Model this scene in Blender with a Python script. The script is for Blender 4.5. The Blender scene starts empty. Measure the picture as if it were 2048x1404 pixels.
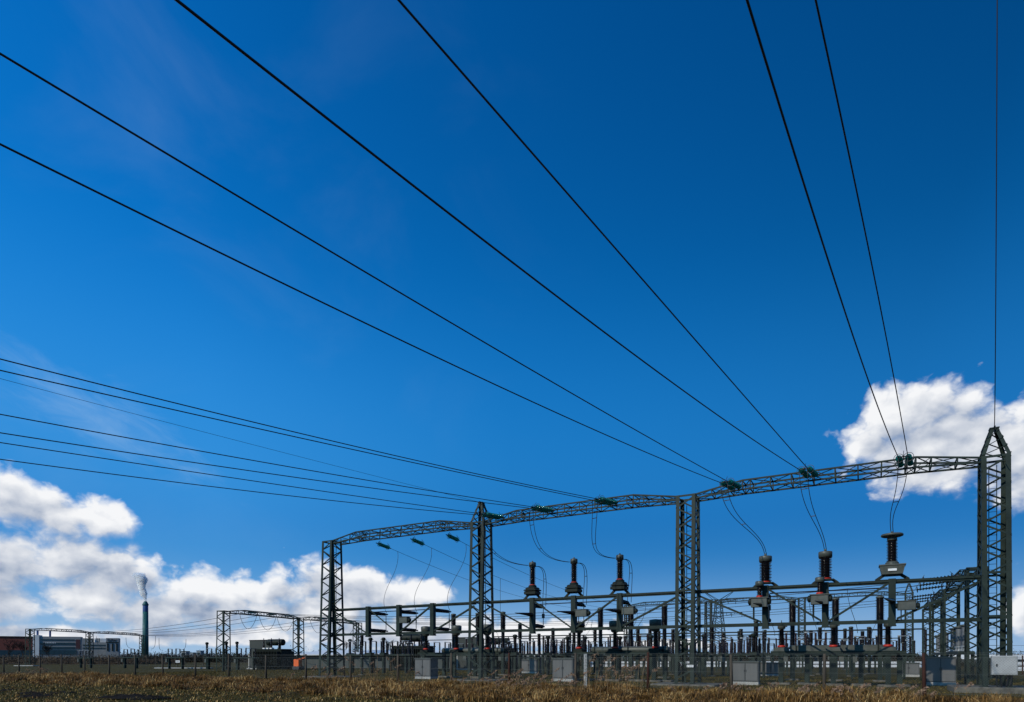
import bpy, math, random
import numpy as np
from mathutils import Vector, Matrix
random.seed(7); rng = np.random.default_rng(7)
scene = bpy.context.scene
COL = scene.collection
R = math.radians

# ------------------------------------------------------------------ camera
EYE, FPX, HOR = 1.8, 1240.0, 1313.0          # eye height, focal length and horizon row in 2048-px units
cam = bpy.data.cameras.new('camera'); camo = bpy.data.objects.new('camera', cam); COL.objects.link(camo)
camo.location = (0, 0, EYE); camo.rotation_euler = (R(90), 0, 0)
cam.sensor_width = 36; cam.lens = FPX / 2048 * 36
cam.shift_x = 0.0; cam.shift_y = (HOR - 702) / 2048
cam.clip_start = 0.1; cam.clip_end = 9000
scene.camera = camo
# ------------------------------------------------------------------ exposure
scene.view_settings.view_transform = 'Standard'; scene.view_settings.look = 'None'
scene.view_settings.exposure = -0.7; scene.view_settings.gamma = 1
scene.view_settings.use_curve_mapping = False
# ------------------------------------------------------------------ sun
SUN_EL = R(32)
sun_h = Vector((-0.765, -0.644, 0)).normalized()
sun_dir = Vector((sun_h.x*math.cos(SUN_EL), sun_h.y*math.cos(SUN_EL), math.sin(SUN_EL)))
sl = bpy.data.lights.new('sun', 'SUN'); sl.energy = 5.0; sl.angle = R(0.5); sl.color = (1, .93, .80)
so = bpy.data.objects.new('sun', sl); COL.objects.link(so)
so.rotation_euler = sun_dir.to_track_quat('Z', 'Y').to_euler(); so.location = (-40, -30, 60)
# ------------------------------------------------------------------ world: sky with clouds
world = bpy.data.worlds.new('World'); scene.world = world; world.use_nodes = True
class NT:
    def __init__(s, t): s.t = t; s.n = t.nodes; s.l = t.links
    def new(s, typ, **kw):
        n = s.n.new(typ)
        for k, v in kw.items(): setattr(n, k, v)
        return n
    def put(s, sock, v):
        if isinstance(v, bpy.types.NodeSocket): s.l.new(v, sock)
        else: sock.default_value = v
    def m(s, op, a, b=None, c=None, clamp=False):
        n = s.new('ShaderNodeMath', operation=op, use_clamp=clamp)
        s.put(n.inputs[0], a)
        if b is not None: s.put(n.inputs[1], b)
        if c is not None: s.put(n.inputs[2], c)
        return n.outputs[0]
    def v(s, op, a, b=None):
        n = s.new('ShaderNodeVectorMath', operation=op); s.put(n.inputs[0], a)
        if b is not None: s.put(n.inputs[1], b)
        return n.outputs['Value'] if op in ('LENGTH', 'DOT_PRODUCT') else n.outputs[0]
    def mr(s, x, a, b, c=0.0, d=1.0, typ='LINEAR'):
        n = s.new('ShaderNodeMapRange', interpolation_type=typ); s.put(n.inputs[0], x)
        for i, q in enumerate((a, b, c, d)): s.put(n.inputs[1+i], q)
        return n.outputs[0]
    def mix(s, f, a, b):
        n = s.new('ShaderNodeMix', data_type='RGBA'); s.put(n.inputs[0], f)
        s.put(n.inputs[6], a); s.put(n.inputs[7], b); return n.outputs[2]
    def noise(s, vec, scale, detail=6, rough=.55, dist=0.0):
        n = s.new('ShaderNodeTexNoise'); s.put(n.inputs['Vector'], vec)
        n.inputs['Scale'].default_value = scale; n.inputs['Detail'].default_value = detail
        n.inputs['Roughness'].default_value = rough; n.inputs['Distortion'].default_value = dist
        return n.outputs['Fac']
wt = world.node_tree; wt.nodes.clear(); N = NT(wt)
SKY_STRENGTH = 0.10
sky = N.new('ShaderNodeTexSky', sky_type='NISHITA'); sky.sun_disc = False
sky.sun_elevation = SUN_EL; sky.sun_rotation = math.atan2(sun_h.x, sun_h.y)
sky.altitude = 0; sky.air_density = 1.0; sky.dust_density = 0.35; sky.ozone_density = 2.2
hsv = N.new('ShaderNodeHueSaturation'); N.put(hsv.inputs['Color'], sky.outputs[0])
hsv.inputs['Saturation'].default_value = 1.42; hsv.inputs['Value'].default_value = 1.0; hsv.inputs['Hue'].default_value = .503
gam = N.new('ShaderNodeGamma'); N.put(gam.inputs[0], hsv.outputs[0]); gam.inputs[1].default_value = 1.15
tc = N.new('ShaderNodeTexCoord'); sep = N.new('ShaderNodeSeparateXYZ'); N.put(sep.inputs[0], tc.outputs['Generated'])
scl = N.new('ShaderNodeVectorMath', operation='SCALE'); N.put(scl.inputs[0], gam.outputs[0])
N.put(scl.inputs['Scale'], N.mr(sep.outputs[0], -.42, .50, 2.70, 1.20))      # brighter towards the sun's side of the sky
blue = N.v('MULTIPLY', scl.outputs[0], (.22, 1.0, 1.0))
az = N.m('ARCTAN2', sep.outputs[0], sep.outputs[1]); el = N.m('ARCSINE', sep.outputs[2])
cmb = N.new('ShaderNodeCombineXYZ'); N.put(cmb.inputs[0], az); N.put(cmb.inputs[1], el); P0 = cmb.outputs[0]
def azel(px, py):
    return math.atan((px-1024)/FPX), math.atan((HOR-py)/math.hypot(FPX, px-1024))
# cumulus masses of this sky: centre and half-axes (in the sky's own azimuth / elevation)
CL = [(1796,842,80,68),(1845,828,96,56),(1905,848,92,60),(1748,893,60,26),(1850,895,150,74),(1960,880,110,70),(1955,868,62,36),(2040,930,95,78),(1880,955,125,34),(2066,1222,58,40),
      (10,990,115,54),(110,1024,118,44),(205,1042,70,34),(10,1120,150,66),(140,1120,115,54),(232,1138,72,46),(285,1168,52,32),
      (-20,1200,110,46),(190,1205,100,44),(300,1225,110,44),(395,1182,70,44),(455,1198,80,44),(390,1222,130,40),
      (560,1184,62,32),(640,1168,76,46),(722,1192,84,48),(790,1198,50,28),(850,1190,52,28),(640,1222,140,30),
      (90,1272,200,22),(420,1272,200,20),(800,1266,300,32),(1090,1268,170,28),(1300,1290,110,10),(-250,1150,260,140),(2300,1150,200,120)]
def field(vec):
    out = None
    for (px, py, rx, ry) in CL:
        a0, e0 = azel(px, py)
        k = math.cos(a0)
        ra, re = rx*1.18/FPX*k*k, ry*1.18/FPX*k
        d = N.v('MULTIPLY', N.v('SUBTRACT', vec, (a0, e0, 0)), (1/ra, 1/re, 0))
        f = N.m('SUBTRACT', 1.0, N.v('LENGTH', d))
        out = f if out is None else N.m('SMOOTH_MAX', out, f, 0.18)
    return N.m('MAXIMUM', out, -2.0)
def vor(vec, scale, detail, rough):
    n = N.new('ShaderNodeTexVoronoi', feature='SMOOTH_F1', voronoi_dimensions='2D'); N.put(n.inputs['Vector'], vec)
    n.inputs['Scale'].default_value = scale; n.inputs['Detail'].default_value = detail; n.inputs['Roughness'].default_value = rough
    n.inputs['Smoothness'].default_value = .55; n.normalize = True; return n.outputs['Distance']
def nvec(vec):
    v1 = N.v('MULTIPLY', vec, (1.0, 1.25, 1.0)); t = N.new('ShaderNodeTexNoise'); N.put(t.inputs['Vector'], v1)
    t.inputs['Scale'].default_value = 26; t.inputs['Detail'].default_value = 5; t.inputs['Roughness'].default_value = .6
    return N.v('ADD', v1, N.v('MULTIPLY', N.v('SUBTRACT', t.outputs['Color'], (.5, .5, .5)), (.030, .030, 0)))
def puffs(vec):
    q = nvec(vec); return N.m('ADD', N.m('MULTIPLY', N.m('SUBTRACT', .34, vor(q, 21, 3.0, .5)), 1.5), N.m('MULTIPLY', N.m('SUBTRACT', N.noise(q, 12, 8, .62), .5), 1.1))
F0 = field(P0); F1 = field(N.v('ADD', P0, (-.012, .026, 0)))
B0 = puffs(P0); B1 = puffs(N.v('ADD', P0, (-.007, .010, 0)))
D0 = N.m('ADD', F0, B0)
core = N.m('MULTIPLY', N.mr(F0, .12, .85, 0, 1, 'SMOOTHSTEP'), N.mr(N.noise(N.v('MULTIPLY', P0, (1, 1.6, 1)), 9.0, 3, .5), .36, .60, .10, .78))
lit = N.m('SUBTRACT', N.m('ADD', N.m('ADD', N.m('MULTIPLY', N.m('SUBTRACT', F0, F1), .65), N.m('MULTIPLY', N.m('SUBTRACT', B0, B1), .62)), .80), core, clamp=True)
alpha = N.mr(D0, -.02, N.mr(lit, .2, .9, .85, .46), 0, 1, 'SMOOTHSTEP')
K = 1/(SKY_STRENGTH*2**scene.view_settings.exposure)
ccol = N.mix(lit, (.25*K, .33*K, .48*K, 1), (.92*K, .93*K, .95*K, 1))
# thin high streaks on the left
a0, e0 = azel(210, 840)
cd = N.v('SUBTRACT', P0, (a0, e0, 0))
csep = N.new('ShaderNodeSeparateXYZ'); N.put(csep.inputs[0], cd)
u_ = N.m('SUBTRACT', csep.outputs[0], N.m('MULTIPLY', csep.outputs[1], 1.2)); v_ = N.m('ADD', csep.outputs[1], N.m('MULTIPLY', csep.outputs[0], .42))
ccv = N.new('ShaderNodeCombineXYZ'); N.put(ccv.inputs[0], u_); N.put(ccv.inputs[1], v_)
cmask = N.m('SUBTRACT', 1.0, N.v('LENGTH', N.v('MULTIPLY', ccv.outputs[0], (4.2, 17, 0))))
cn = N.noise(N.v('MULTIPLY', ccv.outputs[0], (9, 34, 1)), 1.0, 8, .62, .6)
cirrus = N.m('MULTIPLY', N.mr(N.m('ADD', cmask, N.m('MULTIPLY', N.m('SUBTRACT', cn, .5), 2.2)), 0, 1.4, 0, 1, 'SMOOTHSTEP'), .22)
lowhaze = N.m('MULTIPLY', N.mr(el, 0.0, .22, .88, 0.0, 'SMOOTHSTEP'), N.mr(az, -.35, .35, 1.0, .88))
hz = N.mix(N.mr(az, -.45, .0), (.040*K, .235*K, .62*K, 1), (.014*K, .150*K, .47*K, 1))
veil = N.m('MULTIPLY', N.mr(N.noise(N.v('MULTIPLY', P0, (1.0, 1.6, 1)), 3.2, 6, .55, .5), .47, .85, 0, 1, 'SMOOTHSTEP'), N.mr(az, -.5, .15, .075, .0))
base = N.mix(N.mr(el, .10, .58, 1.0, 0.0, 'SMOOTHSTEP'), blue, hz)
base = N.mix(lowhaze, base, N.mix(N.mr(el, .0, .16), (.40*K, .56*K, .74*K, 1), (.10*K, .42*K, .76*K, 1)))
base = N.mix(veil, base, (.45*K, .62*K, .80*K, 1))
base = N.mix(cirrus, base, (.55*K, .72*K, .86*K, 1))
final = N.mix(alpha, base, ccol)
bg = N.new('ShaderNodeBackground'); N.put(bg.inputs[0], final); bg.inputs[1].default_value = SKY_STRENGTH
wo = N.new('ShaderNodeOutputWorld'); N.put(wo.inputs[0], bg.outputs[0])

# ================================================================== helpers
TH = R(29.7); CA, SA = math.cos(TH), math.sin(TH)
def G(a, b, z=0.0): return Vector((11 + a*CA + b*SA, 38.75 - a*SA + b*CA, z))   # gantry frame: a along the gantry, b away from it
def AB(X, Y): dx, dy = X-11, Y-38.75; return dx*CA - dy*SA, dx*SA + dy*CA
def PX(px, b):
    r = (px-1024)/FPX; return (r*(38.75 + b*CA) - 11 - b*SA)/(CA + r*SA)
def at(px, Y, z=0.0): return Vector(((px-1024)/FPX*Y, Y, z))
class MB:
    def __init__(s): s.v = []; s.f = []
    def add(s, vs, fs):
        o = len(s.v); s.v += [tuple(p) for p in vs]; s.f += [tuple(i+o for i in f) for f in fs]; return s
    def box(s, x0, x1, y0, y1, z0, z1):
        vs = [(x, y, z) for z in (z0, z1) for (x, y) in ((x0,y0),(x1,y0),(x1,y1),(x0,y1))]
        return s.add(vs, [(3,2,1,0),(4,5,6,7),(0,1,5,4),(1,2,6,5),(2,3,7,6),(3,0,4,7)])
    def bevbox(s, x0, x1, y0, y1, z0, z1, c=.02):
        vs = []
        for z, k in ((z0, 0), (z1-c, 0), (z1, c)):
            vs += [(x0+c+k,y0+k,z),(x1-c-k,y0+k,z),(x1-k,y0+c+k,z),(x1-k,y1-c-k,z),(x1-c-k,y1-k,z),(x0+c+k,y1-k,z),(x0+k,y1-c-k,z),(x0+k,y0+c+k,z)]
        fs = [tuple(range(7,-1,-1)), tuple(range(16,24))]
        for r in (0, 8):
            fs += [(r+i, r+(i+1)%8, r+8+(i+1)%8, r+8+i) for i in range(8)]
        return s.add(vs, fs)
    def bar(s, p, q, w, h=None, up=None):
        p, q = Vector(p), Vector(q); h = h or w; d = (q-p).normalized()
        up = Vector(up) if up is not None else (Vector((0,0,1)) if abs(d.z) < .95 else Vector((0,1,0)))
        x = d.cross(up).normalized()*(w/2); y = x.cross(d).normalized()*(h/2)
        vs = [e+o for e in (p, q) for o in (-x-y, x-y, x+y, -x+y)]
        return s.add(vs, [(0,1,2,3),(7,6,5,4),(0,4,5,1),(1,5,6,2),(2,6,7,3),(3,7,4,0)])
    def ell(s, p, q, w, t, d1, d2):
        """rolled steel angle from p to q: corner line p-q, flanges of width w along d1 and d2, thickness t"""
        p, q, d1, d2 = Vector(p), Vector(q), Vector(d1).normalized(), Vector(d2).normalized()
        sec = [Vector(), d1*w, d1*w+d2*t, d1*t+d2*t, d1*t+d2*w, d2*w]
        vs = [e+o for e in (p, q) for o in sec]
        return s.add(vs, [(0,1,2,3),(0,3,4,5),(9,8,7,6),(11,10,9,6)] + [(i, i+6, (i+1)%6+6, (i+1)%6) for i in range(6)])
    def tube(s, pts, r, n=6, caps=True):
        pts = [Vector(p) for p in pts]; vs = []; x = None
        rr = r if isinstance(r, (list, tuple)) else [r]*len(pts)
        for i, p in enumerate(pts):
            d = (pts[min(i+1, len(pts)-1)] - pts[max(i-1, 0)]).normalized()
            if x is None: x = d.orthogonal().normalized()
            else:
                x = (x - d*x.dot(d)).normalized()
            y = d.cross(x)
            vs += [p + (x*math.cos(2*math.pi*k/n) + y*math.sin(2*math.pi*k/n))*rr[i] for k in range(n)]
        fs = [(i*n+k, i*n+(k+1)%n, (i+1)*n+(k+1)%n, (i+1)*n+k) for i in range(len(pts)-1) for k in range(n)]
        if caps: fs += [tuple(range(n-1,-1,-1)), tuple(range((len(pts)-1)*n, len(pts)*n))]
        return s.add(vs, fs)
    def lathe(s, prof, n=14, o=(0,0,0), ax=(0,0,1)):
        o, ax = Vector(o), Vector(ax).normalized(); x = ax.orthogonal().normalized(); y = ax.cross(x)
        vs = [o + ax*z + (x*math.cos(2*math.pi*k/n) + y*math.sin(2*math.pi*k/n))*max(r, .001) for r, z in prof for k in range(n)]
        m = len(prof)
        fs = [(i*n+k, i*n+(k+1)%n, (i+1)*n+(k+1)%n, (i+1)*n+k) for i in range(m-1) for k in range(n)]
        fs += [tuple(range(n-1,-1,-1)), tuple(range((m-1)*n, m*n))]
        return s.add(vs, fs)
    def mesh(s, name):
        me = bpy.data.meshes.new(name); me.from_pydata(s.v, [], s.f); me.validate(); me.update(); return me
    def build(s, name, mat, parent=None, smooth=False, loc=None, rz=0.0):
        me = s.mesh(name); me.materials.append(mat)
        if smooth:
            for p in me.polygons: p.use_smooth = len(p.vertices) <= 4
        o = bpy.data.objects.new(name, me); COL.objects.link(o)
        if parent is not None: o.parent = parent
        if loc is not None: o.location = loc
        o.rotation_euler = (0, 0, rz)
        return o
def ribs(z0, z1, core, rib, pitch, taper=1.0):
    pr = [(core, z0)]; n = max(2, int((z1-z0)/pitch)); p = (z1-z0)/n
    for i in range(n):
        z = z0 + i*p; t = 1 + (taper-1)*(i/n); big = rib if i % 2 == 0 else rib*.93
        pr += [(core*t, z+p*.15), (big*t, z+p*.42), (big*t*.985, z+p*.52), (core*t, z+p*.72)]
    pr.append((core*taper, z1)); return pr
def tag(o, label=None, cat=None, group=None, kind=None):
    if label: o['label'] = label
    if cat: o['category'] = cat
    if group: o['group'] = group
    if kind: o['kind'] = kind
    return o
def thing(name, label, cat, loc=(0,0,0), rz=0.0, group=None):
    o = bpy.data.objects.new(name, None); COL.objects.link(o); o.location = loc; o.rotation_euler = (0, 0, rz)
    o.empty_display_size = .3
    return tag(o, label, cat, group)
KIDS = {}
def kids(o): return [c for c in o.children]
def dup(root, loc, rz, label, scale=None, cat=None, group=None):
    r = root.copy(); COL.objects.link(r); r.location = loc; r.rotation_euler = (0, 0, rz); r['label'] = label
    if scale: r.scale = scale if isinstance(scale, tuple) else (scale,)*3
    if cat: r['category'] = cat
    if group: r['group'] = group
    for ch in kids(root):
        c = ch.copy(); COL.objects.link(c); c.parent = r
        for g in kids(ch):
            d = g.copy(); COL.objects.link(d); d.parent = c
    return r
# ------------------------------------------------------------------ materials
def mat(name, c1, c2=None, rough=.6, metal=0.0, scale=6.0, spec=.5, bump=0.0, detail=6, bscale=None, streak=None):
    m = bpy.data.materials.new(name); m.use_nodes = True; n = NT(m.node_tree)
    b = m.node_tree.nodes['Principled BSDF']
    b.inputs['Roughness'].default_value = rough; b.inputs['Metallic'].default_value = metal
    b.inputs['Specular IOR Level'].default_value = spec
    t = n.new('ShaderNodeTexCoord'); vec = t.outputs['Object']
    if streak: vec = n.v('MULTIPLY', vec, streak)
    if c2 is not None:
        f = n.noise(vec, scale, detail, .6)
        n.put(b.inputs['Base Color'], n.mix(n.mr(f, .36, .66), (*c1, 1), (*c2, 1)))
        n.put(b.inputs['Roughness'], n.mr(f, .3, .7, rough*.85, min(1, rough*1.15)))
    else: b.inputs['Base Color'].default_value = (*c1, 1)
    if bump:
        bp = n.new('ShaderNodeBump'); bp.inputs['Strength'].default_value = bump; bp.inputs['Distance'].default_value = .05
        n.put(bp.inputs['Height'], n.noise(vec, bscale or scale*3, 5, .6)); n.put(b.inputs['Normal'], bp.outputs[0])
    return m
STEEL = mat('green_steel', (.007, .0145, .0115), (.020, .032, .025), .55, 0, 1.3, .2)
STEELD = mat('dark_green_steel', (.007, .011, .008), (.013, .018, .013), .6, 0, 2.0, .2)
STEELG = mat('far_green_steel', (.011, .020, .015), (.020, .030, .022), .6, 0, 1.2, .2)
GREY = mat('grey_paint', (.044, .050, .040), (.070, .075, .063), .5, 0, 3)
CAB = mat('cabinet_paint', (.085, .085, .083), (.115, .114, .11), .55, 0, 2.2, streak=(1, 1, .3))
CABD = mat('cabinet_seam', (.03, .033, .035), None, .7)
CONC = mat('concrete', (.075, .068, .055), (.16, .145, .115), .9, 0, 4, .2, .5)
CONCL = mat('pale_concrete', (.26, .25, .23), (.38, .37, .34), .9, 0, 4, .2, .3)
BLACKP = mat('dark_brown_porcelain', (.006, .004, .004), (.012, .007, .006), .2, 0, 3, .5)
MARO = mat('maroon_porcelain', (.020, .006, .006), (.034, .010, .008), .25, 0, 3, .5)
GREYP = mat('grey_porcelain', (.13, .14, .15), (.19, .20, .21), .35, 0, 3, .5)
RED = mat('red_gasket', (.42, .022, .008), None, .5)
ALU = mat('aluminium', (.30, .31, .31), (.40, .41, .41), .4, .6, 4)
CABLE = mat('conductor', (.020, .021, .024), None, .55, .3)
WHITE = mat('white_paint', (.66, .65, .63), (.76, .75, .73), .5, 0, 3)
ORANGE = mat('orange_paint', (.75, .12, .015), None, .5)
WOOD = mat('weathered_post', (.055, .045, .034), (.095, .075, .055), .9, 0, 9, .2, .4, streak=(1, 1, .15))
RUST = mat('rusty_post', (.035, .014, .010), (.06, .024, .016), .9, 0, 10, .2)
MESHW = mat('fence_wire', (.10, .105, .10), None, .6, .3)
glass = bpy.data.materials.new('green_glass'); glass.use_nodes = True
_b = glass.node_tree.nodes['Principled BSDF']; _n = NT(glass.node_tree)
_b.inputs['Base Color'].default_value = (.012, .16, .135, 1); _b.inputs['Roughness'].default_value = .08; _b.inputs['Specular IOR Level'].default_value = .8
_tr = _n.new('ShaderNodeBsdfTranslucent'); _tr.inputs[0].default_value = (.03, .60, .50, 1)
_mx = _n.new('ShaderNodeMixShader'); _mx.inputs[0].default_value = .65
_n.l.new(_b.outputs[0], _mx.inputs[1]); _n.l.new(_tr.outputs[0], _mx.inputs[2])
_n.l.new(_mx.outputs[0], glass.node_tree.nodes['Material Output'].inputs[0])
BAYS = ['left', 'middle', 'right']; ORD = ['leftmost', 'middle one', 'rightmost']

# ================================================================== ground
def gmat():
    m = bpy.data.materials.new('ground_cover'); m.use_nodes = True; n = NT(m.node_tree); b = m.node_tree.nodes['Principled BSDF']
    b.inputs['Roughness'].default_value = .95; b.inputs['Specular IOR Level'].default_value = .15
    t = n.new('ShaderNodeTexCoord'); v = t.outputs['Object']
    n1 = n.noise(v, .35, 8, .65); n2 = n.noise(v, 4.0, 8, .7); n3 = n.noise(v, .03, 5, .55)
    green = n.mix(n.mr(n2, .35, .68), (.034, .025, .004, 1), (.100, .076, .013, 1))
    brown = n.mix(n.mr(n2, .35, .68), (.014, .008, .003, 1), (.085, .046, .014, 1))
    sp = n.new('ShaderNodeSeparateXYZ'); n.put(sp.inputs[0], v)
    # distance from the gantry line (the mown yard, the rough verge outside its fence, the pasture)
    bb = n.m('ADD', n.m('MULTIPLY', n.m('SUBTRACT', sp.outputs[0], 11.0), SA), n.m('MULTIPLY', n.m('SUBTRACT', sp.outputs[1], 38.75), CA))
    bj = n.m('ADD', bb, n.m('MULTIPLY', n.m('SUBTRACT', n1, .5), 7.0))
    verge = n.m('MULTIPLY', n.mr(bj, -20.5, -17.5), n.mr(bj, -5.2, -6.8))
    patch = n.m('MULTIPLY', n.mr(n1, .55, .64), .7)
    far = n.mr(bb, 60, 90)
    f = n.m('MAXIMUM', verge, n.m('MAXIMUM', patch, n.m('MULTIPLY', far, n.mr(n3, .4, .55, .25, .95))))
    n.put(b.inputs['Base Color'], n.mix(f, green, brown))
    bp = n.new('ShaderNodeBump'); bp.inputs['Strength'].default_value = .9; bp.inputs['Distance'].default_value = .12
    n.put(bp.inputs['Height'], n.m('ADD', n2, n.noise(v, 14, 4, .7))); n.put(b.inputs['Normal'], bp.outputs[0])
    return m
def hnoise(x, y):
    return (np.sin(x*.9+1.3*np.sin(y*.7))*np.cos(y*1.1+.8*np.sin(x*.5)) * .5 + np.sin(x*2.3+y*1.7)*.22 + np.sin(x*4.1-y*3.7+2*np.sin(y))*.16)
def gh(x, y):
    """terrain height: flat yard, rough verge and pasture in front of the fence"""
    b = (x-11)*SA + (y-38.75)*CA
    w = np.clip((-5.9-b)/2.0, 0, 1)
    bank = -0.10*np.exp(-((b+10)/3.0)**2)
    return w*(hnoise(x, y)*.17 + bank)
xs = np.concatenate([[-5000,-2000,-800,-300,-140], np.arange(-80, 45.1, .5), [60,100,200,500,1500,5000]])
ys = np.concatenate([[-300,-60,-20,0], np.arange(6, 70.1, .5), [80,100,140,200,320,600,1200,2500,6500]])
XX, YY = np.meshgrid(xs, ys); ZZ = gh(XX, YY)
me = bpy.data.meshes.new('ground'); nx, ny = len(xs), len(ys)
vv = np.stack([XX.ravel(), YY.ravel(), ZZ.ravel()], 1)
ii = np.arange((ny-1)*(nx-1)); ri, ci = ii//(nx-1), ii % (nx-1); q = ri*nx+ci
me.from_pydata(vv.tolist(), [], np.stack([q, q+1, q+nx+1, q+nx], 1).tolist())
for p in me.polygons: p.use_smooth = True
me.materials.append(gmat()); go = bpy.data.objects.new('ground', me); COL.objects.link(go); tag(go, kind='structure')

def blade_mat(name, ca, cb, cc):
    m = bpy.data.materials.new(name); m.use_nodes = True; n = NT(m.node_tree); b = m.node_tree.nodes['Principled BSDF']
    b.inputs['Roughness'].default_value = .75; b.inputs['Specular IOR Level'].default_value = .25
    at_ = n.new('ShaderNodeAttribute'); at_.attribute_name = 'tint'
    r = n.new('ShaderNodeValToRGB'); n.put(r.inputs[0], at_.outputs['Fac'])
    r.color_ramp.elements[0].color = (*ca, 1); r.color_ramp.elements[1].color = (*cc, 1)
    e = r.color_ramp.elements.new(.6); e.color = (*cb, 1)
    n.put(b.inputs['Base Color'], r.outputs[0]); return m
def blades(name, x, y, z, length, width, lean, mat_, tint):
    """many curved grass blades (two quads each) as one mesh"""
    k = len(x); ang = rng.uniform(0, 2*np.pi, k); ln = length*rng.uniform(.55, 1.25, k)
    dx, dy = np.cos(ang), np.sin(ang); px_, py_ = -dy*width/2, dx*width/2
    le = lean*rng.uniform(.3, 1.3, k)
    V = np.zeros((k, 5, 3))
    for i, (h, l, ww) in enumerate(((0, 0, 1), (.62, .28, .85), (1.0, 1.0, 0))):
        cx = x + dx*le*ln*l; cy = y + dy*le*ln*l; cz = z + ln*h*np.sqrt(np.clip(1-(le*l)**2*.5, .12, 1))
        if i < 2:
            V[:, i*2] = np.stack([cx-px_*ww, cy-py_*ww, cz], 1); V[:, i*2+1] = np.stack([cx+px_*ww, cy+py_*ww, cz], 1)
        else: V[:, 4] = np.stack([cx, cy, cz], 1)
    o = np.arange(k)[:, None]*5
    quads = (o + np.array([[0, 1, 3, 2]])); tris = (o + np.array([[2, 3, 4]]))
    me = bpy.data.meshes.new(name); me.vertices.add(k*5); me.vertices.foreach_set('co', V.ravel())
    loops = np.concatenate([quads, tris], 1).ravel(); me.loops.add(len(loops)); me.loops.foreach_set('vertex_index', loops)
    me.polygons.add(2*k); st = np.stack([np.arange(k)*7, np.arange(k)*7+4], 1).ravel()
    me.polygons.foreach_set('loop_start', st)
    me.update(calc_edges=True); me.validate()
    a = me.attributes.new('tint', 'FLOAT', 'POINT'); a.data.foreach_set('value', np.repeat(tint, 5).astype(np.float32))
    me.materials.append(mat_); ob = bpy.data.objects.new(name, me); COL.objects.link(ob); return ob
DRY = blade_mat('dry_grass_blade', (.034, .016, .004), (.29, .145, .034), (.78, .52, .21))
GRN = blade_mat('green_grass_blade', (.030, .021, .003), (.125, .090, .014), (.50, .33, .10))
def scatter(n, b0, b1, a0, a1, clump=0.0, vis=True):
    a = rng.uniform(a0, a1, n); b = rng.uniform(b0, b1, n)
    x = 11 + a*CA + b*SA; y = 38.75 - a*SA + b*CA
    keep = np.ones(n, bool)
    if vis: keep = (y > 20) & (np.abs(x/y) < .90)
    if clump:
        c = np.sin(x*1.7+np.sin(y*1.3)*1.5)*np.cos(y*2.1+np.sin(x*.9)) + .5*np.sin(x*4.3+y*3.1)
        keep &= rng.uniform(-1.4, 1.4, n) < c + .25
    return x[keep], y[keep]
def blobn(x, y, f, ph=0.0): return np.sin(x*f+ph+1.7*np.sin(y*f*.8+ph))*np.cos(y*f*1.15-ph+1.4*np.sin(x*f*.6)) + .5*np.sin(x*f*2.7+y*f*2.1+ph)
x, y = scatter(300000, -21.5, -5.5, -64, 21); z = gh(x, y)
bb = (x-11)*SA + (y-38.75)*CA; edge = blobn(x, y, .55, 2.0)
keep = (bb < -5.9+.55*np.clip(edge, -1, 1)) & (bb > -18.8+1.6*edge) & (rng.uniform(-1.6, 1.2, len(x)) < blobn(x, y, 2.4)+.35)
x, y, z = x[keep], y[keep], z[keep]; big = blobn(x, y, 1.1, .7); fine = blobn(x, y, 5.0, 1.9)
o = blades('dry_grass', x, y, z-.03, .135*(1+.55*np.clip(big, -1, 1.4))+.03, .020, 1.25, DRY, np.clip(rng.normal(.36, .25, len(x))+.18*fine+.12*big, 0, 1)); tag(o, 'matted brown dry grass along the outside of the wire fence', 'grass', kind='stuff')
tx_, ty_ = scatter(420, -19, -5.7, -60, 20); n_t = len(tx_)
k_t = rng.integers(60, 220, n_t); sz = rng.uniform(.16, .42, n_t)
x = np.repeat(tx_, k_t) + rng.normal(0, 1, k_t.sum())*np.repeat(sz, k_t)*.8; y = np.repeat(ty_, k_t) + rng.normal(0, 1, k_t.sum())*np.repeat(sz, k_t)*.6
tn = np.repeat(rng.uniform(.15, .7, n_t), k_t)
o = blades('dry_tussocks', x, y, gh(x, y)-.03, np.repeat(sz*1.15+.08, k_t), .022, 1.1, DRY, np.clip(tn+rng.normal(0, .2, len(x)), 0, 1)); tag(o, 'taller tufts of dry grass scattered through the brown verge', 'grass', kind='stuff')
x, y = scatter(90000, -34, -17.5, -70, 5, 0); z = gh(x, y)
o = blades('short_grass', x, y, z-.01, .11, .022, .8, GRN, np.clip(rng.normal(.40, .28, len(x)), 0, 1)); tag(o, 'short mossy green grass in the near left corner', 'grass', kind='stuff')
x, y = scatter(60000, -34, -15.5, -70, 8); z = gh(x, y); pk = rng.uniform(-1.2, 1.0, len(x)) < blobn(x, y, 1.3, 4.0); x, y, z = x[pk], y[pk], z[pk]
o = blades('straw_grass', x, y, z-.01, .12, .024, 1.25, DRY, np.clip(rng.normal(.55, .25, len(x)), 0, 1)); tag(o, 'patches of pale straw in the near green pasture', 'grass', kind='stuff')
x, y = scatter(110000, -6.2, 22, -60, 24, 0); 
o = blades('mown_grass', x, y, 0*x, .075, .024, .8, GRN, np.clip(rng.normal(.33, .22, len(x)), 0, 1)); tag(o, 'short mown grass of the switchyard lawn', 'grass', kind='stuff')
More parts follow.
